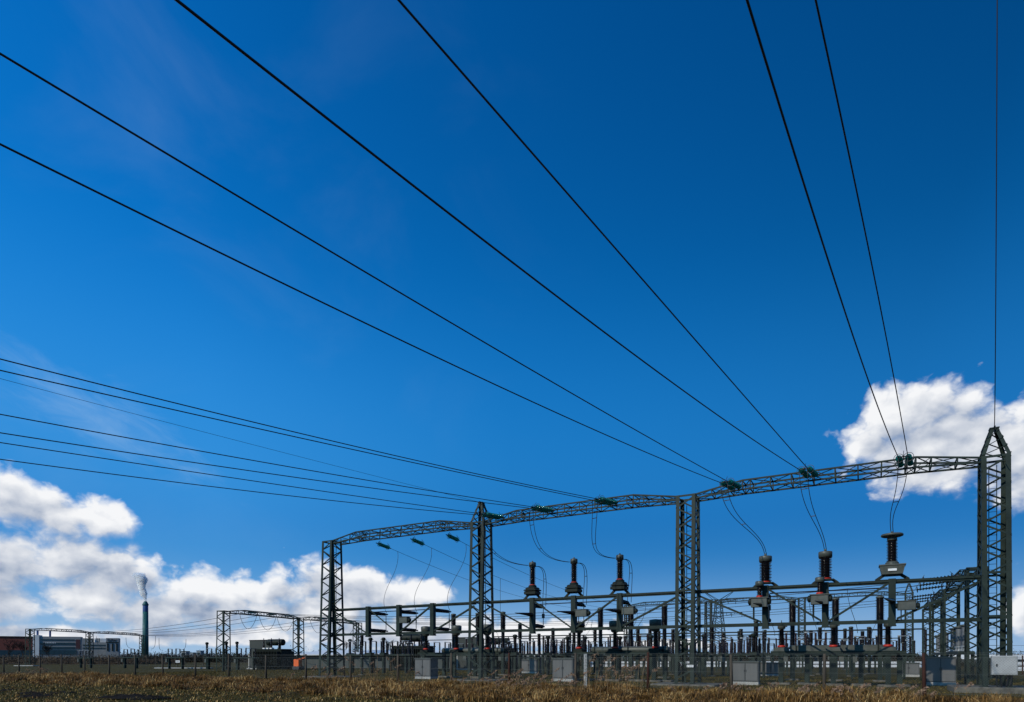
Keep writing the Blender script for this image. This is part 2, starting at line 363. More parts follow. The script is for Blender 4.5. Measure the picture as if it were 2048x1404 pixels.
# dark mole hills in the pasture: one soil mound mesh each
SOIL = mat('dark_soil', (.008, .006, .004), (.022, .015, .009), 1, 0, 8, .1, .9)
for i, (px, py, rr) in enumerate([(20,1381,.55),(62,1388,.6),(75,1394,.7),(130,1391,.6),(180,1388,.45),(255,1398,.7),(292,1400,.6),(340,1367,1.1),(118,1399,.4)]):
    Y = EYE*FPX/(py-HOR); p = at(px, Y); m = MB(); nn, rg = 18, 6
    for r_ in range(rg+1):
        for k in range(nn):
            rad = rr*r_/rg*(1+.22*math.sin(3*k*2*math.pi/nn+i)+.12*math.sin(5*k*2*math.pi/nn+2*i))
            X_, Y_ = rad*1.5*math.cos(2*math.pi*k/nn), rad*math.sin(2*math.pi*k/nn)
            m.v.append((X_, Y_, .20*rr*(1-(r_/rg)**2)*(1+.35*math.sin(7*X_/rr+i)*math.cos(6*Y_/rr))-.04))
    m.f += [(r_*nn+k, r_*nn+(k+1)%nn, (r_+1)*nn+(k+1)%nn, (r_+1)*nn+k) for r_ in range(rg) for k in range(nn)]
    lab = ['at the very left edge', 'near the left edge, upper of two', 'near the left edge, lower of two', 'right of the pair at the left edge', 'small, below the fourth fence post', 'low, left of a close pair at the bottom edge', 'low, right of a close pair at the bottom edge', 'largest and longest, in the brown verge by the fence', 'small, at the bottom edge under the far gantry'][i]
    o = m.build('soil_mound', SOIL, None, True, (p.x, p.y, float(gh(p.x, p.y))))
    tag(o, 'dark soil mound in the grass, ' + lab, 'soil mound', 'dark soil mounds in the pasture')

# ================================================================== lattice towers
def lattice_face(m, P, z0, z1, step, w, flip, n_out):
    """zigzag between two legs; P(side, z) gives a point on the leg line"""
    n = max(2, round((z1-z0)/step)); s = flip
    for i in range(n):
        za, zb = z0+(z1-z0)*i/n, z0+(z1-z0)*(i+1)/n
        m.bar(P(s, za), P(1-s, zb), w, .012+w*.25, n_out); s = 1-s
def make_tower(name, label, H, w, dt, db, legw, step, peak=0.0, plinth=(3.2, 3.0, .12), ladder=False, mt=STEEL, brw=.075, frames=()):
    t = thing(name, label, 'lattice tower')
    def leg(sx, sy, z):
        d = db + (dt-db)*z/H
        return Vector((sx*w/2, sy*d/2, z))
    for sx in (-1, 1):
        for sy in (-1, 1):
            m = MB(); m.ell(leg(sx, sy, 0), leg(sx, sy, H), legw, .018, (-sx, 0, 0), (0, -sy, 0))
            p = leg(sx, sy, 0); m.box(p.x-.18-.08*sx, p.x+.18-.08*sx, p.y-.18-.08*sy, p.y+.18-.08*sy, -.0, .035)
            # bolted splice plates on the outer flanges
            for zz in (H*.34, H*.70):
                p = leg(sx, sy, zz)
                m.box(min(p.x, p.x-sx*legw*.95), max(p.x, p.x-sx*legw*.95), p.y+sy*.001-.012*(sy<0), p.y+sy*.001+.012*(sy>0), zz-.28, zz+.28)
            m.build('leg', mt, t)
    ins = legw*.35
    faces = [(lambda s, z, sy=sy: leg((-1, 1)[s], sy, z) + Vector((0, -sy*.03, 0)), (0, sy, 0), k) for k, sy in enumerate((-1, 1))] + \
            [(lambda s, z, sx=sx: leg(sx, (-1, 1)[s], z) + Vector((-sx*.03, 0, 0)), (sx, 0, 0), k) for k, sx in enumerate((-1, 1))]
    for P, nrm, k in faces:
        m = MB(); lattice_face(m, P, .25, H-.12, step, brw, k, nrm)
        for zz in (H-.06,) + tuple(frames): m.bar(P(0, zz), P(1, zz), brw*1.3, .03, nrm)
        m.build('bracing', mt, t)
    if peak:
        m = MB(); top = .16
        for sx in (-1, 1):
            for sy in (-1, 1): m.ell(leg(sx, sy, H), (sx*top, sy*top, H+peak), legw*.75, .016, (-sx, 0, 0), (0, -sy, 0))
        for k in range(4):
            a = [(-1,-1),(1,-1),(1,1),(-1,1)][k]; b = [(1,-1),(1,1),(-1,1),(-1,-1)][k]
            for i in range(3):
                f0, f1 = i/3.2+.02, (i+1)/3.2
                pa = leg(*a, H).lerp(Vector((a[0]*top, a[1]*top, H+peak)), f0); pb = leg(*b, H).lerp(Vector((b[0]*top, b[1]*top, H+peak)), f1)
                m.bar(pa, pb, brw*.85, .03)
        m.box(-.2, .2, -.2, .2, H+peak, H+peak+.06); m.box(-.03, .03, -.3, .1, H+peak-.1, H+peak+.1)
        m.build('peak', mt, t)
    if ladder:
        m = MB()
        for x_ in (-.16, .16): m.bar((x_, dt*.28, .4), (x_, dt*.28, H-.3), .035)
        for i in range(int((H-1)/.3)): m.bar((-.16, dt*.28, .6+i*.3), (.16, dt*.28, .6+i*.3), .022)
        m.build('ladder', mt, t)
    if plinth:
        m = MB(); m.bevbox(-plinth[0]/2, plinth[0]/2, -plinth[1]/2, plinth[1]/2, -plinth[2]-.3, 0, .04)
        m.build('plinth', CONC, t)
    return t
RZ = -TH
TA = [-30.7, -15.3, 0.0, 15.25]
TWL = ['flat topped green lattice tower at the left end of the tall gantry', 'green lattice tower with a pointed peak between left and middle bays',
       'flat topped green lattice tower between middle and right gantry bays', 'big pointed green lattice tower at the right, carrying a pale control box']
TOPZ = 11.8
GT = 'lattice towers of the tall front gantry'
tw = make_tower('lattice_tower', TWL[0], TOPZ-.1, 1.18, 1.18, 1.98, .22, .66, 0, (3.9, 3.2, .10), True, STEEL, .088, (3.55, 5.75))
twp = make_tower('lattice_tower', TWL[1], TOPZ-.1, 1.18, 1.18, 1.98, .22, .66, 1.45, (3.6, 3.2, .10), True, STEEL, .088, (3.55, 5.75))
for i in range(4):
    src = (tw, twp, tw, twp)[i]; z0 = (.10, .10, .12, .30)[i]
    if i < 2: o = src; o.location = G(TA[i], 0, z0); o.rotation_euler = (0, 0, RZ); o['group'] = GT
    else: o = dup(src, G(TA[i], 0, z0), RZ, TWL[i], (1, 1, (TOPZ-z0)/(TOPZ-.1)))

# ================================================================== beams of the tall gantry
def make_beam(name, label, L, hd=.58, wd=1.18, x_in=.45, rise=.45, taper=2.9, mt=STEEL, panel=1.15, ch=.085, br=.055, wend=.9):
    """arched lattice beam, x from tower to tower, z relative to the tower top"""
    t = thing(name, label, 'gantry beam')
    xa, xb = x_in, L-x_in
    def k(x): return min(1, (x-xa)/taper, (xb-x)/taper)
    def zt(x): return -.05 + rise*k(x)
    def zb(x): return -.27 + (rise+.22-hd+.05)*k(x)
    def hw(x): return (wend + (wd-wend)*k(x))/2
    n = max(6, round((xb-xa)/panel)); X = [xa + (xb-xa)*i/n for i in range(n+1)]
    X = sorted(set(X[0:1] + [xa+taper, xb-taper] + [q for q in X if min(abs(q-xa-taper), abs(q-xb+taper)) > .4]))
    def C(x, s, top): return Vector((x, s*hw(x), zt(x) if top else zb(x)))
    for top, nm in ((True, 'top_chord'), (False, 'bottom_chord')):
        for s in (-1, 1):
            m = MB()
            for i in range(len(X)-1): m.bar(C(X[i], s, top), C(X[i+1], s, top), ch, ch)
            m.build(nm, mt, t)
    for s in (-1, 1):
        m = MB()
        for i in range(len(X)-1):
            a, b = (X[i], X[i+1]) if i % 2 == 0 else (X[i+1], X[i])
            m.bar(C(a, s, False), C(b, s, True), br, .03)
            if i: m.bar(C(X[i], s, False), C(X[i], s, True), br*1.2, .03)
        m.build('side_bracing', mt, t)
    for top in (True, False):
        m = MB()
        for i in range(len(X)-1):
            s = 1 if i % 2 else -1
            m.bar(C(X[i], s, top), C(X[i+1], -s, top), br, .03)
            m.bar(C(X[i], 1, top), C(X[i], -1, top), br, .04)
        m.build('cross_bracing', mt, t)
    return t, zt, zb, hw
BL = ['arched lattice beam of the left gantry bay over three hanging teal insulators', 'arched lattice beam of the middle gantry bay', 'arched lattice beam of the right gantry bay, the nearest']
beam0, zt, zb, hw = make_beam('gantry_beam', BL[0], 15.35)
beam0['group'] = 'lattice beams of the tall front gantry'
for i in range(3):
    L = TA[i+1]-TA[i]; p = G(TA[i], 0, TOPZ)
    if i == 0: beam0.location = p; beam0.rotation_euler = (0, 0, RZ); beam0.scale = (L/15.35, 1, 1)
    else: dup(beam0, p, RZ, BL[i], (L/15.35, 1, 1))
# ------------------------------------------------------------------ lower girders
GL = ['double rail girder with diagonal braces low in the left gantry bay', 'double rail girder with diagonal braces low in the middle gantry bay', 'double rail girder with diagonal braces low in the right gantry bay']
CO = [[-26.5, -23.2, -19.8], [-10.98, -7.76, -4.46], [4.52, 7.67, 10.88]]
for i in range(3):
    L = TA[i+1]-TA[i]; t = thing('support_girder', GL[i], 'girder', G(TA[i], 0, 0), RZ, 'double rail girders between the tall towers')
    x = [c-TA[i] for c in CO[i]]
    MB().box(.45, L-.45, -.09, .09, 5.80, 5.92).box(.45, L-.45, -.016, .016, 5.70, 5.80).build('upper_rail', STEEL, t)
    MB().box(.45, L-.45, -.09, .09, 3.58, 3.70).box(.45, L-.45, -.016, .016, 3.70, 3.78).build('lower_rail', STEEL, t)
    for (p, q) in (((.55, 5.55), (x[0]-.2, 3.75)), ((x[0]+.2, 5.65), (x[1]-.2, 3.75)), ((x[2]-.2, 5.65), (x[1]+.2, 3.75)), ((L-.55, 5.55), (x[2]+.2, 3.75))):
        m = MB(); P_, Q_ = Vector((p[0], -.12, p[1])), Vector((q[0], -.12, q[1]))
        m.ell(P_, Q_, .13, .014, (0, 0, 1), (0, 1, 0)); m.build('brace', STEEL, t)
    m = MB(); m.tube([(x[0]+.2, .2, 5.52), (x[2]-.2, .2, 5.52)], .035, 8); m.build('operating_rod', BLACKP, t)

# ================================================================== equipment on the girders
def box_column(m):
    m.box(-.17, .17, -.17, .17, 3.45, 5.98); m.box(-.19, .19, -.19, .19, 3.43, 3.50); return m
def horiz_ins(m, y0, y1, z, r=.11, rib=.17):
    s = 1 if y1 > y0 else -1; L = abs(y1-y0)
    m.lathe(ribs(0, L, r, rib, .085, .8), 12, (0, y0, z), (0, s, 0)); return m
# left bay: column with two insulators
GC = 'switch columns on the gantry girders'
def make_switch(label, kind):
    t = thing('switch_column', label, 'disconnector')
    box_column(MB()).build('column', STEEL, t)
    if kind == 0:
        for z in (5.45, 4.0):
            horiz_ins(MB(), .17, 2.1, z).build('insulator', BLACKP, t, True)
        m = MB(); m.tube([(0, 2.2, 5.40), (0, 2.2, 4.05)], .03, 8); m.tube([(0, 2.08, 5.45), (0, 2.42, 5.45)], .06, 8); m.tube([(0, 2.08, 4.0), (0, 2.42, 4.0)], .06, 8)
        m.tube([(0, 2.2, 4.86), (0, 2.2, 4.62)], .055, 8); m.build('contact_rod', CABLE, t)
    else:
        horiz_ins(MB(), .17, 1.6, 5.45).build('insulator', BLACKP, t, True)
        horiz_ins(MB(), .17, 1.6, 4.0).build('insulator', BLACKP, t, True)
        m = MB(); m.tube([(0, 1.7, 5.40), (0, 1.7, 4.05)], .028, 8); m.tube([(0, 1.58, 5.45), (0, 1.95, 5.38)], .07, 8); m.tube([(0, 1.58, 4.0), (0, 1.85, 4.0)], .06, 8)
        m.box(-.08, .08, 1.62, 1.78, 4.62, 4.95); m.build('contact_rod', CABLE, t)
        m = MB(); m.lathe([(.15, 0), (.15, .1), (.12, .3), (.08, .9), (.035, 1.45), (.02, 1.7)], 10, (0, -.17, 4.78), (-.25, -1, .02)); m.build('earthing_arm', BLACKP, t, True)
    return t
def make_head(label, loc):
    """pole-top transformer: stepped base, red gasket, ribbed porcelain, grey head"""
    t = thing('instrument_transformer', label, 'transformer', loc, RZ, 'pole top transformers on the girders')
    m = MB()
    for s in (-1, 1): m.bar((s*.62, 0, .0), (s*.34, 0, .28), .16, .06, (0, 1, 0)); 
    m.box(-.40, .40, -.30, .30, .24, .30); m.box(-.70, .70, -.1, .1, -.01, .03); m.build('bracket', STEELD, t)
    m = MB(); m.bevbox(-.46, .46, -.42, .42, .30, .52, .05); m.bevbox(-.50, .50, -.46, .46, .55, .64, .04); m.bevbox(-.40, .40, -.38, .38, .64, .80, .06)
    m.lathe([(.30, .78), (.30, .9), (.24, .95)], 14); m.lathe([(.12, 0), (.12, .14)], 10, (-.5, 0, .44), (-1, 0, 0)); m.build('base_box', STEELD, t)
    MB().lathe([(.215, .94), (.225, .96), (.225, .985), (.21, 1.0)], 18).build('gasket', RED, t, True)
    MB().lathe(ribs(1.02, 2.25, .15, .235, .075), 18).build('porcelain', BLACKP, t, True)
    m = MB(); m.lathe([(.19, 2.25), (.25, 2.27), (.25, 2.52), (.23, 2.58), (.06, 2.62)], 18); m.box(-.12, .12, -.30, -.22, 2.34, 2.48)
    m.lathe([(.05, 2.6), (.05, 2.68), (.03, 2.7)], 8); m.build('head', GREY, t, True)
    return t
def make_bigins(label, loc):
    t = thing('wide_insulator', label, 'insulator', loc, RZ, 'wide ribbed insulators on the right girder')
    m = MB()
    for s in (-1, 1): m.bar((s*.62, 0, .0), (s*.36, 0, .20), .16, .05, (0, 1, 0))
    m.box(-.42, .42, -.32, .32, .16, .22); m.box(-.70, .70, -.1, .1, -.01, .03); m.build('bracket', STEELD, t)
    MB().lathe([(.30, .22), (.32, .24), (.32, .28), (.27, .31)], 20).build('gasket', RED, t, True)
    MB().lathe(ribs(.30, 1.46, .22, .35, .088), 22).build('porcelain', BLACKP, t, True)
    m = MB(); m.lathe([(.30, 1.46), (.355, 1.47), (.36, 1.74), (.34, 1.78), (.05, 1.80)], 22); m.lathe([(.07, 1.8), (.07, 1.92), (.04, 1.94)], 10); m.build('cap', GREY, t, True)
    return t
LB = ['green box column with two dark insulators jutting backwards, {} of three in the left bay',
      'green box column with a dark tapered arm, {} of three in the middle bay', 'green box column on the girder, {} of three in the right bay']
s0 = make_switch(LB[0].format(ORD[0]), 0); s1 = make_switch(LB[1].format(ORD[0]), 1)
for i in range(3):
    for j in range(3):
        p = G(CO[i][j], 0); lab = LB[i].format(ORD[j])
        if j == 0 and i < 2: o = (s0, s1)[i]; o.location = p; o.rotation_euler = (0, 0, RZ); o['group'] = GC
        else: dup((s0, s1, s1)[i], p, RZ, lab, group=GC)
h0 = make_head('pole top transformer with grey head, leftmost of three over the middle bay', G(CO[1][0], 0, 5.92))
dup(h0, G(CO[1][1], 0, 5.92), RZ, 'pole top transformer with grey head, middle one of three over the middle bay')
dup(h0, G(CO[1][2], 0, 5.92), RZ, 'pole top transformer with grey head, rightmost of three over the middle bay')
b0 = make_bigins('wide dark ribbed insulator with a grey cap, left of two on the right girder', G(CO[2][0], 0, 5.92))
dup(b0, G(CO[2][1], 0, 5.92), RZ, 'wide dark ribbed insulator with a grey cap, right of two on the right girder')
# third pole of the right bay: transformer with a ring electrode
t = thing('ring_topped_transformer', 'dark ribbed transformer with a flat grey ring on top, beside the big right tower', 'transformer', G(CO[2][2], 0, 5.92), RZ)
m = MB()
for s in (-1, 1): m.bar((s*.75, 0, .0), (s*.40, 0, .26), .16, .06, (0, 1, 0))
m.box(-.46, .46, -.3, .3, .22, .28); m.box(-.80, .80, -.1, .1, -.01, .03); m.build('bracket', STEELD, t)
m = MB(); m.add([(-.48,-.4,.28),(.48,-.4,.28),(.48,.4,.28),(-.48,.4,.28),(-.58,-.46,.72),(.58,-.46,.72),(.58,.46,.72),(-.58,.46,.72)], [(3,2,1,0),(4,5,6,7),(0,1,5,4),(1,2,6,5),(2,3,7,6),(3,0,4,7)])
m.box(-.62, .62, -.5, .5, .74, .80); m.lathe([(.32, .80), (.32, .92), (.26, .98)], 16)
bb = m.build('base_box', GREY, t)
MB().box(-.2, .2, -.475, -.455, .44, .56).build('name_plate', WHITE, bb)
MB().lathe(ribs(.98, 2.12, .19, .27, .075), 20).build('porcelain', BLACKP, t, True)
m = MB(); m.lathe([(.22, 2.12), (.24, 2.14), (.24, 2.24), (.12, 2.28)], 18)
pts = [(.46*math.cos(k*math.pi/12), .46*math.sin(k*math.pi/12), 2.40) for k in range(25)]
m.tube(pts, .075, 8, False); m.lathe([(.40, 2.34), (.40, 2.42), (.3, 2.46), (.07, 2.48), (.07, 2.6)], 18); m.build('ring_electrode', GREY, t, True)
# drive boxes on the columns
def drive_box(label, loc, small=True):
    t = thing('drive_box', label, 'motor box', loc, RZ, 'grey drive boxes on the switch columns')
    m = MB(); m.bevbox(-.42, .42, -.24, .24, -.22, .24, .04); m.box(-.45, .45, -.27, .27, .24, .27); m.build('box', GREY, t)
    for s in (-1, 1): MB().lathe([(.13, 0), (.15, .03), (.15, .14), (.1, .18)], 12, (s*.42, 0, 0), (s, 0, 0)).build('end_cap', STEELD, t)
    m = MB(); m.tube([(-.25, 0, -.22), (-.25, 0, -.75)], .03, 6); m.build('drive_shaft', CABLE, t)
    return t
d0 = drive_box('grey drive box on the middle switch column of the left bay', G(CO[0][1]+.62, -.05, 4.72))
dup(d0, G(CO[1][1]+.62, -.05, 4.74), RZ, 'grey drive box on the middle switch column of the middle bay')
dup(d0, G(CO[1][2]+.62, -.05, 4.78), RZ, 'grey drive box on the rightmost switch column of the middle bay')
dup(d0, G(CO[2][2]+.66, -.05, 4.50), RZ, 'grey drive box on the switch column next to the big right tower')
def tap_box(label, loc):
    t = thing('tap_transformer', label, 'transformer', loc, RZ, 'grey box transformers before the right girder')
    m = MB(); m.bevbox(-.45, .45, -.28, .28, -.27, .24, .04); m.box(-.50, .50, -.33, .33, .24, .29); m.box(-.22, .22, -.29, -.281, -.02, .17); m.build('box', GREY, t)
    for s in (-1, 1): MB().lathe([(.14, 0), (.19, .03), (.19, .13), (.1, .18)], 14, (s*.45, 0, .05), (s, 0, 0)).build('end_cap', STEELD, t)
    MB().lathe([(.17, .29), (.185, .31), (.185, .38), (.15, .40)], 16).build('gasket', RED, t, True)
    MB().lathe(ribs(.40, .95, .11, .17, .07), 16).build('porcelain', BLACKP, t, True)
    MB().lathe([(.2, .95), (.24, .97), (.24, 1.2), (.2, 1.24)], 16).build('head', GREY, t, True)
    m = MB(); m.tube([(-.32, 0, -.27), (-.32, 0, -1.0)], .05, 8); m.tube([(-.32, 0, -1.0), (-.28, 0, -1.2)], .02, 6); m.build('drain_pipe', STEELD, t)
    return t
q0 = tap_box('grey box transformer with red gasket before the leftmost column of the right bay', G(CO[2][0]-.25, -.55, 4.95))
dup(q0, G(CO[2][1]-.25, -.55, 4.98), RZ, 'grey box transformer with red gasket before the middle column of the right bay')

# ================================================================== insulator strings and overhead conductors
def make_string(name, label, n, pitch, r, gap, mt, double=True, horn=True):
    """strain string along +x from the beam (x=0)"""
    t = thing(name, label, 'insulator string')
    L = n*pitch; ys = (-gap/2, gap/2) if double else (0,)
    for y_ in ys:
        pr = []
        for i in range(n):
            x0 = .32 + i*pitch
            pr += [(.035, x0), (.05, x0+.2*pitch), (r*.55, x0+.30*pitch), (r, x0+.55*pitch), (r*.97, x0+.64*pitch), (r*.4, x0+.60*pitch), (.03, x0+.8*pitch)]
        MB().lathe(pr, 12, (0, y_, 0), (1, 0, 0)).build('disc_stack', mt, t, True)
    m = MB()
    m.tube([(0, 0, 0), (.2, 0, 0)], .035, 6); m.tube([(L+.42, 0, 0), (L+.62, 0, 0)], .035, 6)
    if double:
        m.box(.18, .32, -gap/2-.06, gap/2+.06, -.012, .012); m.box(L+.32, L+.46, -gap/2-.06, gap/2+.06, -.012, .012)
    else: m.tube([(.15, 0, 0), (.34, 0, 0)], .03, 6); m.tube([(L+.3, 0, 0), (L+.5, 0, 0)], .03, 6)
    m.build('fittings', CABLE, t)
    if horn:
        m = MB()
        for x0, s in ((.42, 1), (L+.22, -1)):
            for y_ in ys:
                m.tube([(x0+.0*s, y_+.22*math.cos(k*math.pi/8), .22*math.sin(k*math.pi/8)) for k in range(17)], .014, 5, False)
            m.tube([(x0-.15*s, 0, 0), (x0-.05*s, 0, .2), (x0+.08*s, 0, .36)], .014, 5)
        m.build('arcing_ring', CABLE, t)
    return t
def proj(p): return 1024 + p.x/p.y*FPX, HOR - (p.z-EYE)/p.y*FPX
def wdir(xv): v = Vector(((xv-1024)/FPX, 1, 0)); return v.normalized()
def bez(p0, p1, p2, p3, n=18):
    return [p0*(1-t)**3 + p1*3*t*(1-t)**2 + p2*3*t*t*(1-t) + p3*t**3 for t in [i/n for i in range(n+1)]]
def cable(name, label, cat, pts, r, group=None, n=6):
    p0 = pts[0]; o = MB().tube([p-p0 for p in pts], r, n).build(name, CABLE, None, True, p0)
    return tag(o, label, cat, group)
def overhead(P, xv, pix, r, label, group, extra=25, cat='power line', smax=60):
    w = wdir(xv); A = []; B = []
    for (px, py) in pix:
        q = (px-1024)/FPX; s = (P.x - q*P.y)/(w.x - q*w.y); z = EYE + (HOR-py)/FPX*(P.y - s*w.y)
        A.append((s, s*s)); B.append(z-P.z)
    k, c = np.linalg.lstsq(np.array(A), np.array(B), rcond=None)[0]
    se = min(max(a[0] for a in A), smax); pts = []
    for i in range(61):
        s = (se+extra)*i/60; z = P.z + k*s + c*s*s if s <= se else P.z + k*se + c*se*se + (k+2*c*se)*(s-se)
        pts.append(Vector((P.x - s*w.x, P.y - s*w.y, z)))
    return cable('overhead_conductor', label, cat, pts, r, group)
def solve_a(target, b, xv, L):
    lo, hi = -40.0, 16.0; w = wdir(xv)
    for _ in range(50):
        mid = (lo+hi)/2; p = G(mid, b) - w*L
        if proj(p)[0] < target: lo = mid
        else: hi = mid
    return (lo+hi)/2
PH = ['left', 'middle', 'right']
def phase(bay, j, xe, ye, xv, wires, str_n=11, pitch=.135, n_lab=''):
    """one phase: beam string, twin conductors, returns the clamp points"""
    L = str_n*pitch + .62; a = solve_a(xe, -.62, xv, L); A = G(a, -.62); w = wdir(xv); P = A - w*L
    P.z = EYE + (HOR-ye)/FPX*P.y; A.z = P.z + .05
    ang = math.atan2(-w.y, -w.x)
    o = dup(STR, A, ang, f'twin teal glass insulator string on the {bay} gantry beam, {ORD[j]} of three', group='teal insulator strings of the line conductors')
    side = Vector((w.y, -w.x, 0)); ends = []
    for s, pix, nm in ((-1, wires[0], 'left'), (1, wires[1], 'right')):
        Q = P + side*(.2*s)
        overhead(Q, xv, pix, .021, f'thick overhead conductor, {nm} wire of the {ORD[j]} pair to the {bay} gantry beam'.replace('middle one', 'middle'), 'overhead conductors arriving at the front gantry')
        ends.append(Q)
    return A, P, ends, a
STR = make_string('insulator_string', 'x', 11, .135, .145, .42, glass)
bay3 = []
W1 = [(0,290),(650,606),(750,655),(1000,773),(1200,866)]; W2 = [(0,105),(652,500),(750,556),(1000,703),(1200,818)]
W3 = [(350,0),(1000,504),(1200,657),(1300,732),(1500,877)]; W4 = [(800,0),(1128,380),(1200,465),(1300,576),(1500,803)]
W5 = [(1492,0),(1600,335),(1750,800)]; W6 = [(1634,0),(1693,300),(1797,800)]
for j, (xe, ye, xv, ww) in enumerate(((1448,964,2100,(W1, W2)), (1607,938,2020,(W3, W4)), (1806,913,1925,(W5, W6)))):
    bay3.append(phase('right', j, xe, ye, xv, ww))
L1 = [(0,718),(450,830),(550,855)]; L2 = [(0,740.5),(450,842.6),(550,864.5)]
L3 = [(0,828.5),(450,910.7),(550,928.7)]; L4 = [(0,865.5),(450,934.2),(550,948.8)]
L5 = [(0,885),(450,953.3),(550,968.4)]; L6 = [(0,918.5),(450,976.2),(550,988.3)]
bay2 = []
for j, (xe, ye, ww) in enumerate(((962,1029,(L6, L5)), (1062,1015,(L4, L3)), (1190,999,(L2, L1)))):
    bay2.append(phase('middle', j, xe, ye, 2500, ww))
for o in [c for c in STR.children] + [STR]: bpy.data.objects.remove(o)
E3 = G(TA[3], 0, TOPZ+1.5); overhead(E3, 1972, [(1995,0),(1992,300),(1986,600)], .019, 'single earth wire rising from the peak of the big right tower', 'earth wires')
E2 = G(TA[1], 0, TOPZ+1.5); overhead(E2, 2300, [(0,757),(450,875),(550,900.6)], .009, 'thin earth wire arriving at the peak of the second tower', 'earth wires')
# jumpers from the clamps down to the pole-top equipment
def jumper_pair(ends, T, label, group, sag, mid, spacers=(.22, .5)):
    lines = []
    for k, Q in enumerate(ends):
        e = T + G(.05*(2*k-1), 0) - G(0, 0)
        c1 = Q + Vector((0, 0, -sag)); c2 = e + mid
        pts = bez(Q, c1, c2, e); lines.append(pts)
    t = thing('jumper_cable', label, 'jumper', lines[0][0], 0, group)
    o0 = lines[0][0]
    for pts in lines: MB().tube([p-o0 for p in pts], .018, 6).build('cable', CABLE, t, True)
    for f in spacers:
        i = int(f*18); MB().bar(lines[0][i]-o0, lines[1][i]-o0, .035).build('spacer', CABLE, t)
    return t
for j in range(3):
    A, P, ends, a = bay3[j]
    T = G(CO[2][j], 0, 7.84 if j < 2 else 8.50)
    jumper_pair(ends, T, f'twin jumper cable hanging from the right gantry beam to its {ORD[j]} pole'.replace('middle one', 'middle'), 'jumper cables of the gantry', 2.4, Vector((-.35, -.25, 1.5)))
for j in range(3):
    A, P, ends, a = bay2[j]
    T = G(CO[1][j]-.25, -.2, 8.28)
    jumper_pair(ends, T, f'twin jumper cable hanging from the middle gantry beam to its {ORD[j]} pole'.replace('middle one', 'middle'), 'jumper cables of the gantry', 2.6, G(-1.9, -.4, .25)-G(0, 0, 0))
    T0 = G(CO[1][j]+.25, .15, 8.22); T1 = G(CO[1][j]+.05, 1.75, 5.5)
    lines = []
    t = thing('connecting_loop', f'arched twin cable behind the {ORD[j]} pole top of the middle bay'.replace('middle one', 'central'), 'cable', T0, 0, 'arched twin cables of the middle bay')
    for s in (-1, 1):
        off = G(.13*s, 0) - G(0, 0)
        pts = bez(T0+off*.3, T0+off*.5+G(.3, 1.3, .2)-G(0, 0, 0), T1+off+Vector((0, 0, 1.4)), T1+off); lines.append(pts)
        MB().tube([p-T0 for p in pts], .020, 6).build('cable', CABLE, t, True)
    MB().bar(lines[0][9]-T0, lines[1][9]-T0, .04).build('spacer', CABLE, t)
# left bay: single strings towards the back, conductors to the far gantry and droppers
ST1 = make_string('insulator_string', 'x', 9, .145, .155, .4, glass, False)
FAR_B = 77.0
for j, px in enumerate((752, 821, 892)):
    a = PX(px, .62); A = G(a, .62, 11.38); L = 9*.145+.62
    o = dup(ST1, A, math.atan2(CA, SA), f'single teal glass insulator string hanging from the left gantry beam, {ORD[j]} of three', group='single teal strings of the left bay')
    o.rotation_euler = (0, .10, math.atan2(CA, SA))
    P = G(a, .62+L, 11.18); Q = G(a, FAR_B-1.8, 11.3); pts = []
    for i in range(41):
        f = i/40; p = P.lerp(Q, f); p.z -= 4*2.6*f*(1-f); pts.append(p)
    cable('back_conductor', f'dark conductor running back from the left beam, {ORD[j]} of three'.replace('middle one', 'middle'), 'power line', pts, .016, 'conductors running back to the far gantry')
    D0_ = P.lerp(Q, .012) + Vector((0, 0, -.12)); tip = G(CO[0][j], 2.35, 5.46)
    cable('dropper_cable', f'curved dropper cable of the left bay, {ORD[j]} of three'.replace('middle one', 'middle'), 'cable', bez(D0_, D0_+Vector((.3, 0, -2.2)), tip+Vector((-1.0, -.4, 2.0)), tip), .018, 'curved droppers of the left bay')
    if j < 2:
        f = .17; p = P.lerp(Q, f); p.z -= 4*2.6*f*(1-f); q = p.copy(); q.z = 5.9
        cable('dropper_cable', f'straight dropper cable behind the middle bay, {"left" if j == 0 else "right"} of two', 'cable', [p, q], .02, 'straight droppers behind the middle bay')
for o in [c for c in ST1.children] + [ST1]: bpy.data.objects.remove(o)

# ================================================================== switchyard equipment behind the gantry
def make_ct(label, loc, wide):
    t = thing('current_transformer', label, 'transformer', loc, RZ, 'current transformers behind the gantry')
    m = MB(); m.bevbox(-.42, .42, -.38, .38, 0, .24, .05); m.box(-.46, .46, -.42, .42, .0, .05); m.build('base_box', GREY if not wide else STEELD, t)
    MB().lathe([(.20, .24), (.24, .26), (.25, .34), (.20, .38)], 18).build('gasket', RED, t, True)
    MB().lathe(ribs(.38, 1.42, .14, .235, .07, .92), 18).build('porcelain', BLACKP, t, True)
    m = MB()
    if wide: m.lathe([(.20, 1.42), (.30, 1.50), (.34, 1.74), (.42, 1.78), (.44, 2.02), (.44, 2.20), (.40, 2.26), (.1, 2.30)], 20); m.lathe([(.07, 0), (.07, .16)], 8, (-.40, 0, 1.66), (-1, 0, 0)); m.lathe([(.07, 0), (.07, .16)], 8, (.38, 0, 1.66), (1, 0, 0))
    else: m.lathe([(.18, 1.42), (.235, 1.46), (.235, 1.76), (.20, 1.82), (.03, 1.84), (.02, 1.98)], 18); m.box(.2, .34, -.05, .05, 1.55, 1.65)
    m.build('head', GREY, t, True); return t
